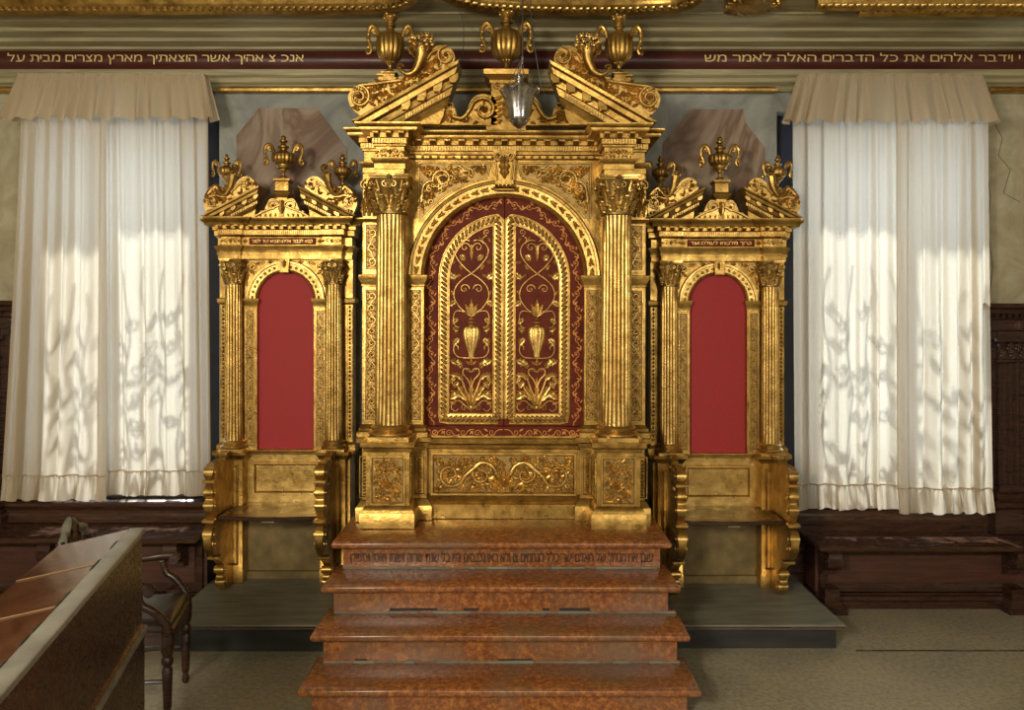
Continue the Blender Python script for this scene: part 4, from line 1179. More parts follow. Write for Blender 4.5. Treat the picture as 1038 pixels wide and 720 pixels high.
    m.leaf(G, c-10, 244, -.9, 5, 1.4, g, 2); m.leaf(G, c-17, 242, 2, 5, 1.6, g, 2)
    m.build('gilded_vine_relief', 'gold_bright', dr)
# red sill panel below the doors
m = M(); F = PXM(5.80, CX)
m.box(bx(-.53), bx(.53), 5.80, 5.90, ZT-.002, Z(433, 5.82)); sl_ = m.build('sill_panel', 'door_red', ark)
m = M()
for sg in (-1, 1):
    G = PXM(5.80, CX, sg)
    for i in range(5):
        d = 1 if i % 2 else -1; cc = 8+14.5*i
        m.scroll(G, cc+4, 439.5+d*.4, 3.6, PI, 1.3, d, .5, .0012, boss=False, lead=bez([(cc-7, 439.5+d*3.3), (cc-3, 439.5+d*3), (cc, 439.5+d*1)], 4)[:-1])
        m.leaf(G, cc+8, 438, .6*d, 5, 1, .0015, 2); m.leaf(G, cc+8, 441, -.8*d, 5, 1, .0015, 2)
    m.scroll(G, 70, 439.5, 4.5, 0, 1.5, 1, .6, .0012, boss=False)
m.build('painted_scrollwork', 'paint_gold', sl_)
ark.rotation_euler = (0, math.radians(.2), 0); ark.location.z += .0035

# ================================================================== THRONES
def throne_build():
    r = thing('throne', (-1.60, 6.2, .178), 'gilded throne with red silk back panel standing on the platform beside the writing desk', 'throne', 'gilded thrones beside the ark')
    TX = -1.60; TD = 6.2; k = TD/F0; P = .178
    def tb(x): return TX+x
    hc = .35                                   # column offset
    zb = Z(457, TD)                            # top of the column pedestals 1.08
    # carcass
    m = M()
    m.box(tb(-.43), tb(.43), 6.30, 6.42, P, 2.42)
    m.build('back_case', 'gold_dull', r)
    # pedestals beside the seat
    for s in (-1, 1):
        m = M(); a, b = sorted((tb(s*.27), tb(s*.44)))
        m.solid([(a, 6.13), (b, 6.13), (b, 6.31), (a, 6.31)], [(.006, P), (.006, P+.08), (0, P+.09), (0, zb-.055), (.008, zb-.05), (.012, zb-.035), (.028, zb-.02), (.03, zb)])
        a, b = sorted((tb(s*.44), tb(s*.462)))
        m.solid([(a, 6.2), (b, 6.2), (b, 6.40), (a, 6.40)], [(.006, P), (.006, P+.08), (0, P+.09), (0, zb-.055), (.008, zb-.05), (.028, zb-.02), (.03, zb)])
        frame_rect(m, lambda u, v, h: (tb(s*u), 6.13-h, v), .295, .415, P+.12, zb-.09, .016, 0, .008)
        m.build('pedestal', 'gold', r)
        m = M(); c = (tb(s*hc), 6.20)
        fluted(m, c, .064, zb+.075, Z(288, TD), 22, .93); sh = m.build('column_shaft', 'gold_bright', r)
        m = M(); m.box(c[0]-.085, c[0]+.085, c[1]-.08, c[1]+.08, zb-.002, zb+.02, .003); attic(m, c, .062, zb+.02, zb+.078); m.build('column_base', 'gold_bright', sh)
        m = M(); mb = M(); capital(m, c, .060, Z(289, TD), Z(263, TD), 1.5, bell=mb); m.build('column_capital', 'gold_bright', sh); mb.build('capital_bell', 'gold_ground', sh)
        # outer pilaster
        m = M(); a, b = sorted((tb(s*.40), tb(s*.468)))
        m.solid([(a, 6.27), (b, 6.27), (b, 6.40), (a, 6.40)], [(.02, zb), (.02, zb+.03), (0, zb+.05), (0, Z(309, TD)), (.015, Z(307, TD)), (.018, Z(303, TD)), (0, Z(302, TD)), (0, Z(263, TD))])
        G = lambda u, v, h: (tb(s*u), 6.27-h, v)
        for q in range(34): m.blob(G, .448, zb+.09+q*.0285, .009, .012, .010)
        m.stem(G, [(.432, zb+.06), (.432, Z(312, TD))], .003, .003, .006); m.stem(G, [(.464, zb+.06), (.464, Z(312, TD))], .003, .003, .006)
        m.build('outer_pilaster', 'gold', r)
        # inner pilaster with carved strip
        m = M(); a, b = sorted((tb(s*.200), tb(s*.292))); zi = Z(308, TD)
        m.solid([(a, 6.24), (b, 6.24), (b, 6.31), (a, 6.31)], [(0, zb), (0, zi-.03), (.004, zi-.028), (.004, zi), (.014, zi+.015), (.016, zi+.035), (0, zi+.037)])
        p = m.build('inner_pilaster', 'gold', r)
        m = M(); G = lambda u, v, h: (tb(s*u), 6.24-h, v)
        m.prism([(.218, zb+.03), (.274, zb+.03), (.274, zi-.055), (.218, zi-.055)], G, -.003, .0015); m.build('strip_ground', 'gold_ground', p)
        m = M()
        frame_rect(m, G, .212, .280, zb+.02, zi-.045, .010, 0, .007)
        rinceau(m, G, .222, .270, zb+.04, zi-.06, 13, .011, vert=True, seed=6, wk=.09)
        m.build('carved_strip', 'gold_bright', p)
    # arch wall, archivolt, spandrels, keystone
    m = M(); zs = Z(306, TD); r0 = 29*k
    arch_plate(m, TX, zs+.012, r0, .292, Z(262, TD), 6.255, 6.31, 32)
    m.build('arch_wall', 'gold', r)
    m = M(); r1 = 40.5*k
    arc_mould(m, TX, zs+.012, 6.255, [(r0, -.03), (r0, .012), (r0+.008, .018), (r0+.014, .012), (r1-.024, .014), (r1-.02, .026), (r1-.006, .026), (r1, 0)], n=36)
    for q in range(19):
        a = PI*(q+.5)/19; rm = (r0+.014+r1-.024)/2
        F = lambda u, v, h: (TX+(rm+v)*math.cos(a+u), 6.243-h, zs+.012+(rm+v)*math.sin(a+u))
        m.blob(F, 0, 0, .05, .011, .010)
    m.build('archivolt', 'gold_bright', r)
    for s in (-1, 1):
        m = M(); G = PXM(6.255, TX, s)
        m.scroll(G, 34, 271, 4.6, 0, 1.4, -1, 1.1, .018); m.scroll(G, 24, 267, 2.8, PI, 1.2, 1, .8, .015)
        for (u, v, a, L) in [(38, 276, 1.3, 9), (40, 284, 1.5, 8), (30, 268, -2.9, 8), (38, 267, -.4, 5), (18, 266, 3.1, 6), (36, 274, 2.2, 7)]: m.leaf(G, u, v, a, L, 1.8, .02, 3, bend=.4)
        m.build('spandrel_carving', 'gold_bright', r)
    m = M(); F = PXM(6.22, TX)
    m.prism([(-5.5, 262), (5.5, 262), (4.2, 276), (-4.2, 276)], F, -.03, .02); m.leaf(F, 0, 263, PI/2, 10, 3.4, .022, 3, h=.015); m.stem(F, [(-5, 276), (5, 276)], 1.1, 1.1, .02, h=.01)
    m.build('keystone', 'gold', r)
    # red silk panel
    m = M(); H = PXM(6.29, TX)
    m.prism([(-31, 458), (31, 458)]+arc(0, 304.5, 31, 0, -PI, 28), H, -.01, .0); m.build('silk_panel', 'red_cloth', r)
    # entablature
    m = M()
    def pl(x0, y0, x1, y1):
        return [(tb(a), b) for a, b in [(-x1, 6.38), (-x1, y1+.06), (-x0-.0, y1+.06), (-x0, y0), (-.285, y0), (-.285, y1), (.285, y1), (.285, y0), (x0, y0), (x0, y1+.06), (x1, y1+.06), (x1, 6.38)]]
    za = Z(263, TD)
    Pl = pl(.415, 6.13, .47, 6.17)
    e = [(0, za), (0, za+.03), (.006, za+.032), (.006, za+.06), (.02, za+.08), (.022, za+.092), (0, za+.095), (0, za+.15), (.01, za+.155), (.02, za+.165), (.02, za+.198), (.03, za+.205), (.03, za+.228), (.07, za+.232), (.075, za+.25), (.09, za+.262), (.095, za+.275), (.095, za+.28)]
    m.solid(Pl, e); en = m.build('entablature', 'gold', r)
    m = M()
    for a, b, y in ((-.415, -.285, 6.13), (.285, .415, 6.13), (-.285, .285, 6.17)):
        dentils(m, tb(a)-.015, tb(b)+.015, y-.02, za+.168, za+.195, .0135, .011)
    m.build('dentil_moulding', 'gold_bright', en)
    for a, b, y in ((-.415, -.285, 6.13), (.285, .415, 6.13), (-.275, .275, 6.17)):
        modillions(en, 'gold', tb(a)-.02, tb(b)+.02, y-.03, za+.205, za+.229, .062, .038, .5)
    m = M()
    for s in (-1, 1):
        F = lambda u, v, h: (tb(s*u), 6.13-h, v); c = .35; zc = za+.122
        m.scroll(F, c-.03, zc, .019, 0, 1.2, 1, .005, .014); m.scroll(F, c+.03, zc, .019, PI, 1.2, -1, .005, .014)
        m.blob(F, c, zc, .01, .016, .015); m.leaf(F, c-.05, zc, PI, .02, .01, .012, 2); m.leaf(F, c+.05, zc, 0, .02, .01, .012, 2)
        F = lambda u, v, h: (tb(s*u), 6.17-h, v)
        m.leaf(F, .275, zc, PI, .035, .014, .014, 2)
    m.build('frieze_carving', 'gold_bright', en)
    m = M(); m.box(tb(-.232), tb(.232), 6.162, 6.175, za+.099, za+.146, .003); pq = m.build('inscription_plaque', 'door_red', en)
    # pediment
    HB = 6.16
    for s in (-1, 1):
        G = PXM(HB, TX, s)
        P0, P1 = (77.5, 220.5), (19.2, 190.5)
        sl = (P1[1]-P0[1])/(P1[0]-P0[0])
        m = M()
        prof = [(0, -.10), (0, .115), (1.8, .112), (3.2, .10), (6, .095), (6.8, .06), (10.5, .05), (11.2, .038), (15, .03), (18, .01), (18, -.10)]
        rake(m, G, P0, P1, prof, 0, .42)
        m.prism([(74, 222), (28, 222), (27, 212), (28, 200)], G, -.10, -.0)
        rk = m.build('raking_cornice', 'gold', r)
        m = M()
        for i in range(5):
            t = (i+.8)/5.2; u = P0[0]+(P1[0]-P0[0])*t; v = P0[1]+(P1[1]-P0[1])*t
            if v+10 > 220.5: continue
            w = 2.3; mm = M(); mm.prism([(u-w, v-sl*w+6.6), (u+w, v+sl*w+6.6), (u+w, v+sl*w+9), (u, v+10.5), (u-w, v-sl*w+9.4)], G, .045, .085); mm.build('modillion', 'gold_bright', rk)
        for i in range(24):
            t = (i+.5)/24*.93; u = P0[0]+(P1[0]-P0[0])*t; v = P0[1]+(P1[1]-P0[1])*t
            if v+14 > 220.5: continue
            w = .7; m.prism([(u-w, v-sl*w+11.6), (u+w, v+sl*w+11.6), (u+w, v+sl*w+14.4), (u-w, v-sl*w+14.4)], G, .03, .045)
        m.build('dentil_moulding', 'gold_bright', rk)
        # carved scroll plate on the rake
        m = M(); H = PXM(6.12, TX, s)
        top = lambda u: P1[1]+(P0[1]-P1[1])*((u-P1[0])/(P0[0]-P1[0]))
        m.prism(bez([(74, 217), (77.5, 208), (76, 200), (71, 193), (64, 188), (62, 193), (58, 197), (53, 196), (49, 191), (43, 184), (38, 180), (31, 180), (26, 185), (25, 191)], 4)+[(40, top(40)), (60, top(60))], H, -.04, .02)
        ply = bez([(74, 217), (77.5, 208), (76, 200), (71, 193), (64, 188), (62, 193), (58, 197), (53, 196), (49, 191), (43, 184), (38, 180), (31, 180), (26, 185), (25, 191)], 4)+[(40, top(40)), (60, top(60))]
        scatter(m, H, pip(ply), (25, 77, 180, 217), 70, 6, 1.8, .024, 47, h=.018)
        m.scroll(H, 31, 187, 6, -PI/2, 1.4, 1, 1.6, .03, h=.01, lead=bez([(50, 196), (44, 190), (38, 184)], 4)[:-1])
        m.scroll(H, 70, 206, 6, -PI/2, 1.4, -1, 1.6, .03, h=.01, lead=bez([(54, 200), (60, 200), (65, 198)], 4)[:-1])
        for i in range(6): m.leaf(H, 70-5*i, 200-1.8*i if i else 196, -2.2+.5*(i % 2), 7, 2, .025, 3, bend=.5, h=.01); m.leaf(H, 62-5*i, 205-2.5*i, 2.8-.6*(i % 2), 7, 2, .025, 3, bend=-.5, h=.01)
        m.stem(H, bez([(76, 200), (72, 193), (65, 188), (61, 193), (56, 197), (51, 194)], 4), 1.2, 1.2, .03, h=.005, full=True)
        m.build('pediment_scroll', 'gold_bright', rk)
        # small cornucopia
        m = M(); K = PXM(6.08, TX, s)
        hp = bez([(63, 192), (60, 196), (55, 197), (51, 191), (49, 184), (48, 177)], 5); n = len(hp); rows = []
        for i, (u, v) in enumerate(hp):
            a = hp[max(i-1, 0)]; b = hp[min(i+1, n-1)]; dx, dy = b[0]-a[0], b[1]-a[1]; L = math.hypot(dx, dy); w = .8+3.6*(i/(n-1))**1.2
            rows.append([K(u-dy/L*w*math.cos(q*PI/4), v+dx/L*w*math.cos(q*PI/4), w*.0068*math.sin(q*PI/4)) for q in range(8)])
        m.grid(rows, cu=True)
        m.scroll(K, 46, 170, 4.2, PI/2, 1.3, 1, 1.2, .016, full=True, lead=[(50, 177)])
        for q in range(14): m.blob(K, 48+4.5*math.cos(q*1.9)*(.4+.6*(q % 3)/2), 176-1.5*math.sin(q*2.3), 1.3, 1.3, .009, full=True, h=.02*math.sin(q), seg=6)
        m.build('cornucopia', 'gold', rk)
        x = tb(s*59*6.2/F0); z0 = Z(190, 6.2)
        m = M(); m.solid([(x-.02, 6.19), (x+.02, 6.19), (x+.02, 6.25), (x-.02, 6.25)], [(0, Z(205, 6.2)), (0, z0-.01), (.01, z0-.006), (.01, z0)]); m.build('urn_block', 'gold', rk)
        urn(r, (x, 6.22, z0), Z(156, 6.2)-z0, .062, 1, seg=48)
        # inner volutes
        m = M(); J = PXM(6.16, TX, s)
        m.prism(bez([(30, 222), (24, 217), (21, 214), (18, 214), (15, 207), (11, 202), (5, 203), (3, 208), (3, 222)], 4), J, -.04, .015)
        m.scroll(J, 9, 209, 6.2, PI, 1.5, 1, 1.7, .03, h=.008, lead=bez([(27, 220), (22, 217), (18, 215)], 4)[:-1])
        for i in range(4): m.leaf(J, 22-5*i, 221, -1.8, 5, 1.6, .02, 3, h=.01)
        m.build('tympanum_volute', 'gold_bright', r)
    m = M(); D = 6.17
    m.solid([(TX-.045, D-.03), (TX+.045, D-.03), (TX+.045, D+.08), (TX-.045, D+.08)], [(-.01, Z(222, D)), (-.01, Z(201, D)), (.012, Z(198, D)), (.018, Z(196, D)), (.0, Z(194, D)), (0, Z(185, D)), (.012, Z(184, D)), (.012, Z(182, D))])
    m.leaf(PXM(D-.03, TX), 0, 203, PI/2, 14, 4, .02, 3)
    m.build('centre_pedestal', 'gold', r)
    z0 = Z(182, D); urn(r, (TX, D+.02, z0), Z(137, D)-z0, .082, 1)
    # seat back panel
    m = M()
    m.box(tb(-.28), tb(.28), 6.25, 6.31, Z(512, 6.27), zb, 0)
    F = FR(6.25)
    m.solid([(tb(-.27), 6.25), (tb(.27), 6.25), (tb(.27), 6.3), (tb(-.27), 6.3)], [(0, zb-.035), (.01, zb-.03), (.012, zb-.02), (.025, zb-.01), (.026, zb)])
    frame_rect(m, F, tb(-.235), tb(.235), Z(502, 6.25), Z(468, 6.25), .028, 0, .016)
    m.build('seat_back_panel', 'gold_bright', r)
    # under-seat boards
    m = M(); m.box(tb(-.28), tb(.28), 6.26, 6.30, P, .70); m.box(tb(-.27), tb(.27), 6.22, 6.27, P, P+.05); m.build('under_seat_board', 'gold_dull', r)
    # seat
    zq = .712
    m = M(); pth = [(tb(-.325), 5.79), (tb(-.1), 5.765), (tb(.1), 5.765), (tb(.325), 5.79), (tb(.325), 6.125), (tb(.262), 6.125), (tb(.262), 6.25), (tb(-.262), 6.25), (tb(-.262), 6.125), (tb(-.325), 6.125)]
    m.solid(pth, [(-.006, zq-.026), (0, zq-.022), (0, zq-.005), (-.006, zq)]); m.build('seat', 'wood', r)
    m = M(); m.box(tb(-.04), tb(.04), 5.80, 5.83, zq-.045, zq-.026); m.build('seat_catch', 'gold_dull', r)
    # arms: boards with scrolled front edge
    for s in (-1, 1):
        fr = [(6.12, zb-.01), (6.08, zb+.015), (6.02, zb+.02), (5.97, zb-.01), (5.95, zb-.045), (5.93, zb-.02), (5.86, zb-.015), (5.76, zb-.02), (5.71, zb-.05), (5.70, zb-.09), (5.725, zb-.12)]
        mid = [(5.735, zb-.135), (5.70, zb-.17), (5.69, zb-.21), (5.72, zb-.24), (5.71, zb-.26), (5.70, zb-.30), (5.715, zb-.335)]
        low = [(5.74, zq), (5.74, zq-.03), (5.69, zq-.06), (5.675, zq-.12), (5.69, zq-.18), (5.74, zq-.23), (5.81, zq-.26), (5.84, zq-.265), (5.84, zq-.29)]
        ft = [(5.86, zq-.31), (5.90, zq-.33), (5.945, zq-.37), (5.94, zq-.41), (5.92, zq-.43), (5.93, zq-.47), (5.965, P+.03), (5.98, P), (6.06, P), (6.12, P+.0)]
        out = [(a, max(b, P)) for a, b in bez(fr, 3)+bez(mid, 3)+bez(low, 2)+bez(ft, 3)]
        m = M(); cxx = tb(s*.357); hwid = .024
        m.prism(out, lambda u, v, h: (cxx+h, u, v), -hwid, hwid)
        ar = m.build('arm_board', 'gold_dull' if False else 'gold', r)
        # gilt volutes along the front edge
        m = M()
        for (y, z, rad) in [(5.735, zb-.07, .036), (5.725, zb-.20, .032), (5.725, zb-.285, .030), (5.715, zq-.10, .040), (5.735, zq-.165, .032), (5.925, zq-.385, .026), (5.955, P+.06, .030)]:
            m = M(); m.tube([(cxx-.034, y, z), (cxx-.030, y, z), (cxx+.030, y, z), (cxx+.034, y, z)], lambda t: rad*(.8 if t in (0, 1) else 1), 16)
            m.tube([(cxx-.040, y, z), (cxx+.040, y, z)], rad*.4, 10); m.build('volute', 'gold_bright', ar)
        for (y, z) in [(5.722, zb-.125), (5.72, zq-.012), (5.825, zq-.275)]:
            m = M(); m.box(cxx-.038, cxx+.038, y-.03, y+.03, z-.011, z+.011, .004); m.build('volute_block', 'gold_bright', ar)
        m = M(); G = SD(cxx+s*hwid, s)
        for (y, z, rad, d) in [(5.80, zb-.08, .035, 1), (5.86, zb-.17, .045, -1), (5.80, zq-.12, .05, 1), (5.98, zb-.05, .035, -1)]:
            m.scroll(G, y, z, rad, PI/2, 1.4, d, .009, .012)
            for a in (.5, 2.2, 4.0): m.leaf(G, y+rad*math.cos(a), z+rad*math.sin(a), a, .05, .014, .012, 3, bend=.6*d)
        m.build('side_carving', 'gold', ar)
    return r, za, en
th, za, en = throne_build(); th.location.z += .0015
ORG[0] = Vector((-1.60, 6.2, .178))
text('lettering', 'כסא לכבוד אליהו הנביא זכור לטוב', .034, (-1.60, 6.158, za+.122), 'gold_bright', en, .001, width=.42)
th2 = copy_tree(th)
th2.location = (1.432, 6.15, .1615)
th2['label'] = 'gilded throne with red silk back panel on the platform by the open floor'
for o in list(bpy.data.objects):
    if o.name.startswith('lettering') and o.parent and o.parent.parent == th2:
        par = o.parent; bpy.data.objects.remove(o)
        ORG[0] = Vector((-1.60, 6.2, .178)); text('lettering', 'ברוך מלכותו לעולם ועד', .034, (-1.60, 6.158, za+.122), 'gold_bright', par, .001, width=.42)

# ================================================================== HANGING LAMP
lp = thing('hanging_lamp', (X(526, 5.0), 5.0, Z(133, 5.0)), 'tarnished silver eternal lamp hanging by a thin chain before the ark pediment', 'lamp')
LX, LD = X(526, 5.0), 5.0; kk = LD/F0
def lz(y): return Z(y, LD)
m = M()
pr = [(1, 133.5), (1.8, 132), (1.2, 131), (3, 129.5), (6.5, 127), (8.5, 124.5), (9.5, 122.5), (11.2, 122), (11.6, 120.8), (10.6, 120), (11, 117), (12.2, 111), (13.8, 105), (15.8, 99), (18, 95), (19.6, 92.5), (19.4, 91), (17.5, 90), (15, 88.5), (12, 87), (9.5, 85.8), (6, 85)]
def sm(a, i): return 1+(.022*math.cos(a*12) if 6 < i < 18 else 0)
m.lathe((LX, LD, 0), [(q*kk, lz(y)) for q, y in pr], 72, sm); lb = m.build('lamp_bowl', 'silver', lp)
m = M()
m.lathe((LX, LD, 0), [(q*kk, lz(y)) for q, y in [(6, 86), (7.2, 84.5), (5, 83.5), (3.4, 82), (4.2, 80), (5.4, 78.5), (5, 76.8), (3, 76.2), (1.4, 75.5)]], 32)
for k in range(8):
    a = k*PI/4; F = lambda u, v, h: (LX+(5*kk+h)*math.cos(a+u), LD+(5*kk+h)*math.sin(a+u), v)
    m.leaf(F, 0, lz(79), PI/2, .02, .25, .003, 2, curl=.012)
m.build('lamp_crown', 'silver', lp)
for k in range(3):
    a = .4+k*2*PI/3; dx, dy = math.cos(a), math.sin(a)
    m = M(); m.tube([(LX+dx*kk*q, LD+dy*kk*q, lz(y)) for q, y in bez([(18, 93), (22, 92), (22.5, 88), (19, 86), (16, 87.5)], 4)], .004, 6)
    m.tube([(LX+dx*kk*17, LD+dy*kk*17, lz(88)), (LX+dx*kk*5, LD+dy*kk*5, lz(72)), (LX+.02, LD, lz(58))], .0018, 5)
    m.build('lamp_arm', 'silver', lp)
m = M(); topz = CEIL
zz = lz(77); n = 0
while zz < lz(56):
    a = (n % 2)*PI/2
    m.tube([(LX+.02*(min(1, (zz-lz(77))/.1))+.004*math.cos(t)*math.cos(a), LD+.004*math.cos(t)*math.sin(a), zz+.009*math.sin(t)) for t in [q*PI/4 for q in range(9)]], .0022, 5)
    zz += .013; n += 1
m.build('chain', 'silver', lp)
m = M(); m.tube([(LX+.02, LD, lz(57)), (LX+.022, LD, topz)], .004, 6); m.build('suspension_rod', 'wire', lp)
def wire(lab, pts):
    r = thing('wire', pts[0], lab, 'wire'); mm = M(); mm.tube(pts, .0028, 5); o = mm.build('wire_strand', 'wire', r); return r
wire('thin slack wire running from the ceiling to the lamp', [(X(536, 5.1), 5.1, CEIL), (X(539, 5.1), 5.1, Z(30, 5.1)), (X(549, 5.1), 5.1, Z(90, 5.1)), (LX+.165, 5.12, lz(95))])
wire('thin dark wire dangling against the green cornice beside the tallest middle urn', [(X(465, 5.9), 5.93, 4.05), (X(468, 5.93), 5.93, Z(15, 5.93)), (X(470, 5.94), 5.94, Z(30, 5.94)), (X(470, 5.95), 5.95, Z(45, 5.95)), (X(468, 5.95), 5.95, Z(70, 5.95))])

# ================================================================== WRITING DESK AND ARMCHAIR
A0 = Vector((-1.604, 3.86)); Tv = Vector((.344, -1.65)).normalized(); Nv = Vector((-Tv.y, Tv.x))
if Nv.x < 0: Nv = -Nv
dk = thing('writing_desk', (A0.x, A0.y, 0), 'long polished walnut writing desk with sloping top and worn ledge', 'desk')
LEN = 2.25
def dmap(n, z, t): p = A0+Tv*t+Nv*n; return (p.x, p.y, z)
def dprism(m, sec, t0, t1):
    k = len(m.V); n = len(sec)
    m.V += [dmap(a, z, t0) for a, z in sec]+[dmap(a, z, t1) for a, z in sec]
    m.F += [tuple(k+i for i in range(n)), tuple(k+n+i for i in range(n-1, -1, -1))]+[(k+i, k+(i+1) % n, k+n+(i+1) % n, k+n+i) for i in range(n)]
m = M(); dprism(m, [(-.03, 0), (-.004, 0), (-.004, 1.085), (-.03, 1.085)], .02, LEN)
m.build('front_panel', 'wood_h', dk)
m = M(); dprism(m, [(-.056, 1.075), (-.002, 1.075), (.004, 1.080), (.006, 1.09), (.004, 1.098), (-.002, 1.102), (-.056, 1.102)], 0, LEN); m.build('top_ledge', 'ledge', dk)
m = M(); dprism(m, [(-.059, 1.072), (-.059, 1.098), (-.345, 1.040), (-.350, 1.030), (-.345, 1.014)], 0, LEN); sb = m.build('sloping_top', 'desk_wood', dk)
m = M()
for (a, b, t0) in ((-.345, -.06, .52), (-.345, -.06, 1.02), (-.345, -.06, 1.5)):
    p = [dmap(a, 1.040+.003, t0), dmap(b, 1.098+.002, t0+.03)]
    m = M(); m.tube(p, .002, 5); m.build('pale_joint', 'pale_wood', sb)
m = M(); rr = random.Random(2)
for t in (.22, .5, .58, .9, .98, 1.2, 1.32, 1.5): dprism(m, [(-.064, 1.096), (-.056, 1.1035), (-.060, 1.104), (-.070, 1.0972)], t, t+rr.uniform(.04, .1))
m.build('hinge_gap', 'dark', dk)
m = M(); dprism(m, [(-.004, 0), (.008, 0), (.008, .69), (-.004, .695)], .03, LEN); m.build('plinth_board', 'wood_h', dk)
m = M(); dprism(m, [(-.004, .66), (.016, .66), (.020, .672), (.016, .684), (-.004, .690)], .02, LEN); m.build('plinth_rail', 'grey', dk)
m = M()
for t in (.0, 1.1, LEN-.03): dprism(m, [(-.03, 0), (-.03, 1.075), (-.335, 1.018), (-.335, .92), (-.20, .80), (-.20, 0)], t, t+.03)
dprism(m, [(-.03, .86), (-.03, .88), (-.22, .88), (-.22, .86)], .03, LEN-.03)
m.build('end_board', 'wood', dk)

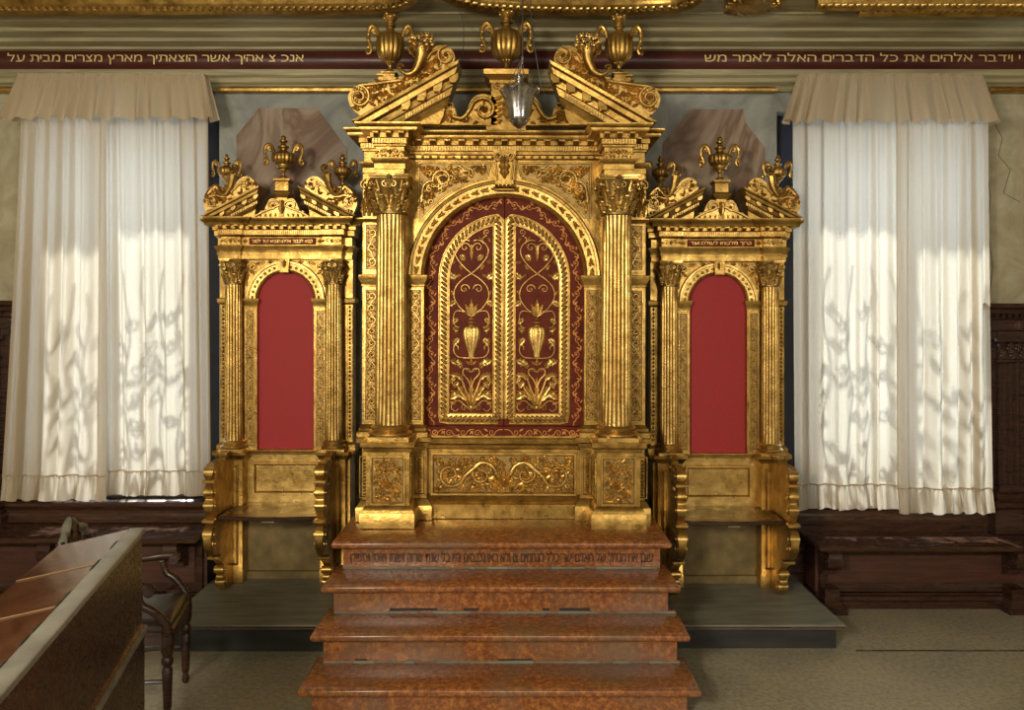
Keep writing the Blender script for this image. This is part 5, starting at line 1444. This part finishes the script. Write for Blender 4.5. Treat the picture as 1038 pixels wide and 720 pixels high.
def armchair():
    O = Vector((-1.985, 4.62, 0)); rz = math.radians(10)
    r = thing('armchair', O, 'carved dark walnut armchair with leather seat half hidden behind the writing desk', 'armchair')
    ORG[0] = Vector((0, 0, 0))
    def V3(f, s, z): return (f*math.cos(rz)-s*math.sin(rz), f*math.sin(rz)+s*math.cos(rz), z)
    def T(m, pts, rad, seg=10, flat=1, name=None, mat='wood', par=r):
        m.tube([V3(*p) for p in bez(pts, 5)], rad, seg, flat)
    sh = .46
    m = M(); pth = [V3(a, b, 0)[:2] for a, b in [(-.22, -.22), (.25, -.265), (.25, .265), (-.22, .22)]]
    m.solid(pth, [(-.01, sh-.075), (0, sh-.07), (0, sh-.01), (-.01, sh)]); st = m.build('seat_rail', 'wood', r)
    m = M(); m.solid(pth, [(-.02, sh-.01), (-.012, sh), (-.012, sh+.02), (-.03, sh+.04), (-.08, sh+.052)]); m.build('seat_cushion', 'leather', r)
    for s in (-1, 1):
        m = M(); base = V3(.225, s*.24, 0)
        m.lathe((base[0], base[1], 0), [(.012, 0), (.018, .01), (.020, .03), (.014, .05), (.020, .07), (.024, .20), (.026, .26), (.018, .275), (.028, .29), (.030, .31), (.022, .325), (.028, .34), (.032, .36), (.032, sh-.01)], 18)
        m.build('front_leg', 'wood', r)
        m = M(); T(m, [(-.27, s*.20, 0), (-.215, s*.205, .25), (-.20, s*.21, sh), (-.215, s*.21, .62), (-.26, s*.20, .80), (-.29, s*.185, .90)], .022)
        m.build('rear_post', 'wood', r)
        m = M(); T(m, [(.235, s*.25, sh-.06), (.225, s*.255, sh+.02), (.17, s*.275, sh+.10), (.115, s*.285, .60), (.095, s*.285, .665)], lambda t: .024-.006*t, 10)
        m.build('arm_support', 'wood', r)
        m = M(); T(m, [(-.235, s*.215, .705), (-.12, s*.245, .70), (0, s*.275, .685), (.09, s*.29, .69), (.15, s*.30, .685), (.165, s*.30, .665)], lambda t: .019+.010*t**2, 10, .75)
        m.tube([V3(.155, s*.30-.028, .672), V3(.155, s*.30+.028, .672)], .026, 14)
        m.build('armrest', 'wood', r)
    m = M()
    T(m, [(-.275, -.20, .84), (-.285, -.16, .90), (-.295, -.09, .915), (-.30, -.04, .955), (-.302, 0, .965), (-.30, .04, .955), (-.295, .09, .915), (-.285, .16, .90), (-.275, .20, .84)], .024, 10, .8)
    cr = m.build('crest_rail', 'grey', r)
    m = M()
    K = lambda u, v, h: V3(-.285+.0*u+h-.09*(v-.88), u, v)
    m.prism([(-.10, .80), (-.11, .89), (-.04, .945), (0, .955), (.04, .945), (.11, .89), (.10, .80), (.05, .52), (-.05, .52)], K, -.012, .012)
    for sg in (-1, 1):
        m.scroll(K, sg*.05, .87, .03, PI/2, 1.3, -sg, .007, .014, h=.01); m.leaf(K, sg*.02, .84, -PI/2+sg*.3, .09, .02, .015, 3, h=.01); m.leaf(K, sg*.03, .90, PI/2-sg*.7, .06, .018, .015, 3, h=.01)
        m.scroll(K, sg*.05, .87, .03, PI/2, 1.3, -sg, .007, -.014, h=-.01)
    m.build('back_splat', 'wood', r)
    m = M(); m.tube([V3(-.23, -.2, .53), V3(-.23, .2, .53)], .014, 8)
    for s in (-1, 1): m.tube([V3(-.235, s*.2, .2), V3(.22, s*.24, .2)], .011, 8)
    m.tube([V3(0, -.22, .2), V3(0, .22, .2)], .011, 8)
    m.build('stretcher', 'wood', r)
armchair()

# ------------------------------------------------------------------ light and camera
def area(name, loc, tgt, sx, sy, power, col):
    l = bpy.data.lights.new(name, 'AREA'); l.shape = 'RECTANGLE'; l.size = sx; l.size_y = sy; l.energy = power; l.color = col
    o = bpy.data.objects.new(name, l); COL.objects.link(o); o.location = loc
    o.rotation_euler = (Vector(tgt)-Vector(loc)).to_track_quat('-Z', 'Y').to_euler(); return o
area('window_light_front', (-2.7, -2.9, 3.0), (0, 6, 1.6), 1.2, 1.8, 165, (1.0, .94, .84))  # pair of fill lamps added behind the camera, no window built there
area('window_light_front', (2.7, -2.9, 3.0), (0, 6, 1.6), 1.2, 1.8, 130, (1.0, .94, .84))
area('photographer_lamp', (-1.75, -.4, 2.75), (0, 6, 1.5), .5, .5, 140, (1.0, .88, .70))
s = bpy.data.lights.new('sun', 'SUN'); s.energy = 9; s.angle = math.radians(2.6); s.color = (1.0, .95, .86)
so = bpy.data.objects.new('sun', s); COL.objects.link(so)
so.rotation_euler = Vector((.10, -1.0, -1.45)).to_track_quat('-Z', 'Y').to_euler()
w = bpy.data.worlds.new('outside sky'); bpy.context.scene.world = w; w.use_nodes = True
bg = w.node_tree.nodes['Background']; bg.inputs[0].default_value = (.78, .88, 1.0, 1); bg.inputs[1].default_value = 4.3

cam = bpy.data.cameras.new('camera'); cam.sensor_width = 36; cam.lens = 36*F0/1038
cam.shift_x = -1/1038; cam.shift_y = -40/1038; cam.clip_start = .05
co = bpy.data.objects.new('camera', cam); COL.objects.link(co); co.location = (0, 0, CZ); co.rotation_euler = (PI/2, 0, 0)
sc = bpy.context.scene; sc.camera = co
sc.view_settings.view_transform = 'Standard'; sc.view_settings.look = 'None'; sc.view_settings.gamma = 1
sc.view_settings.use_curve_mapping = False; sc.view_settings.exposure = 0.0
sc.cycles.max_bounces = 8; sc.cycles.use_denoising = True
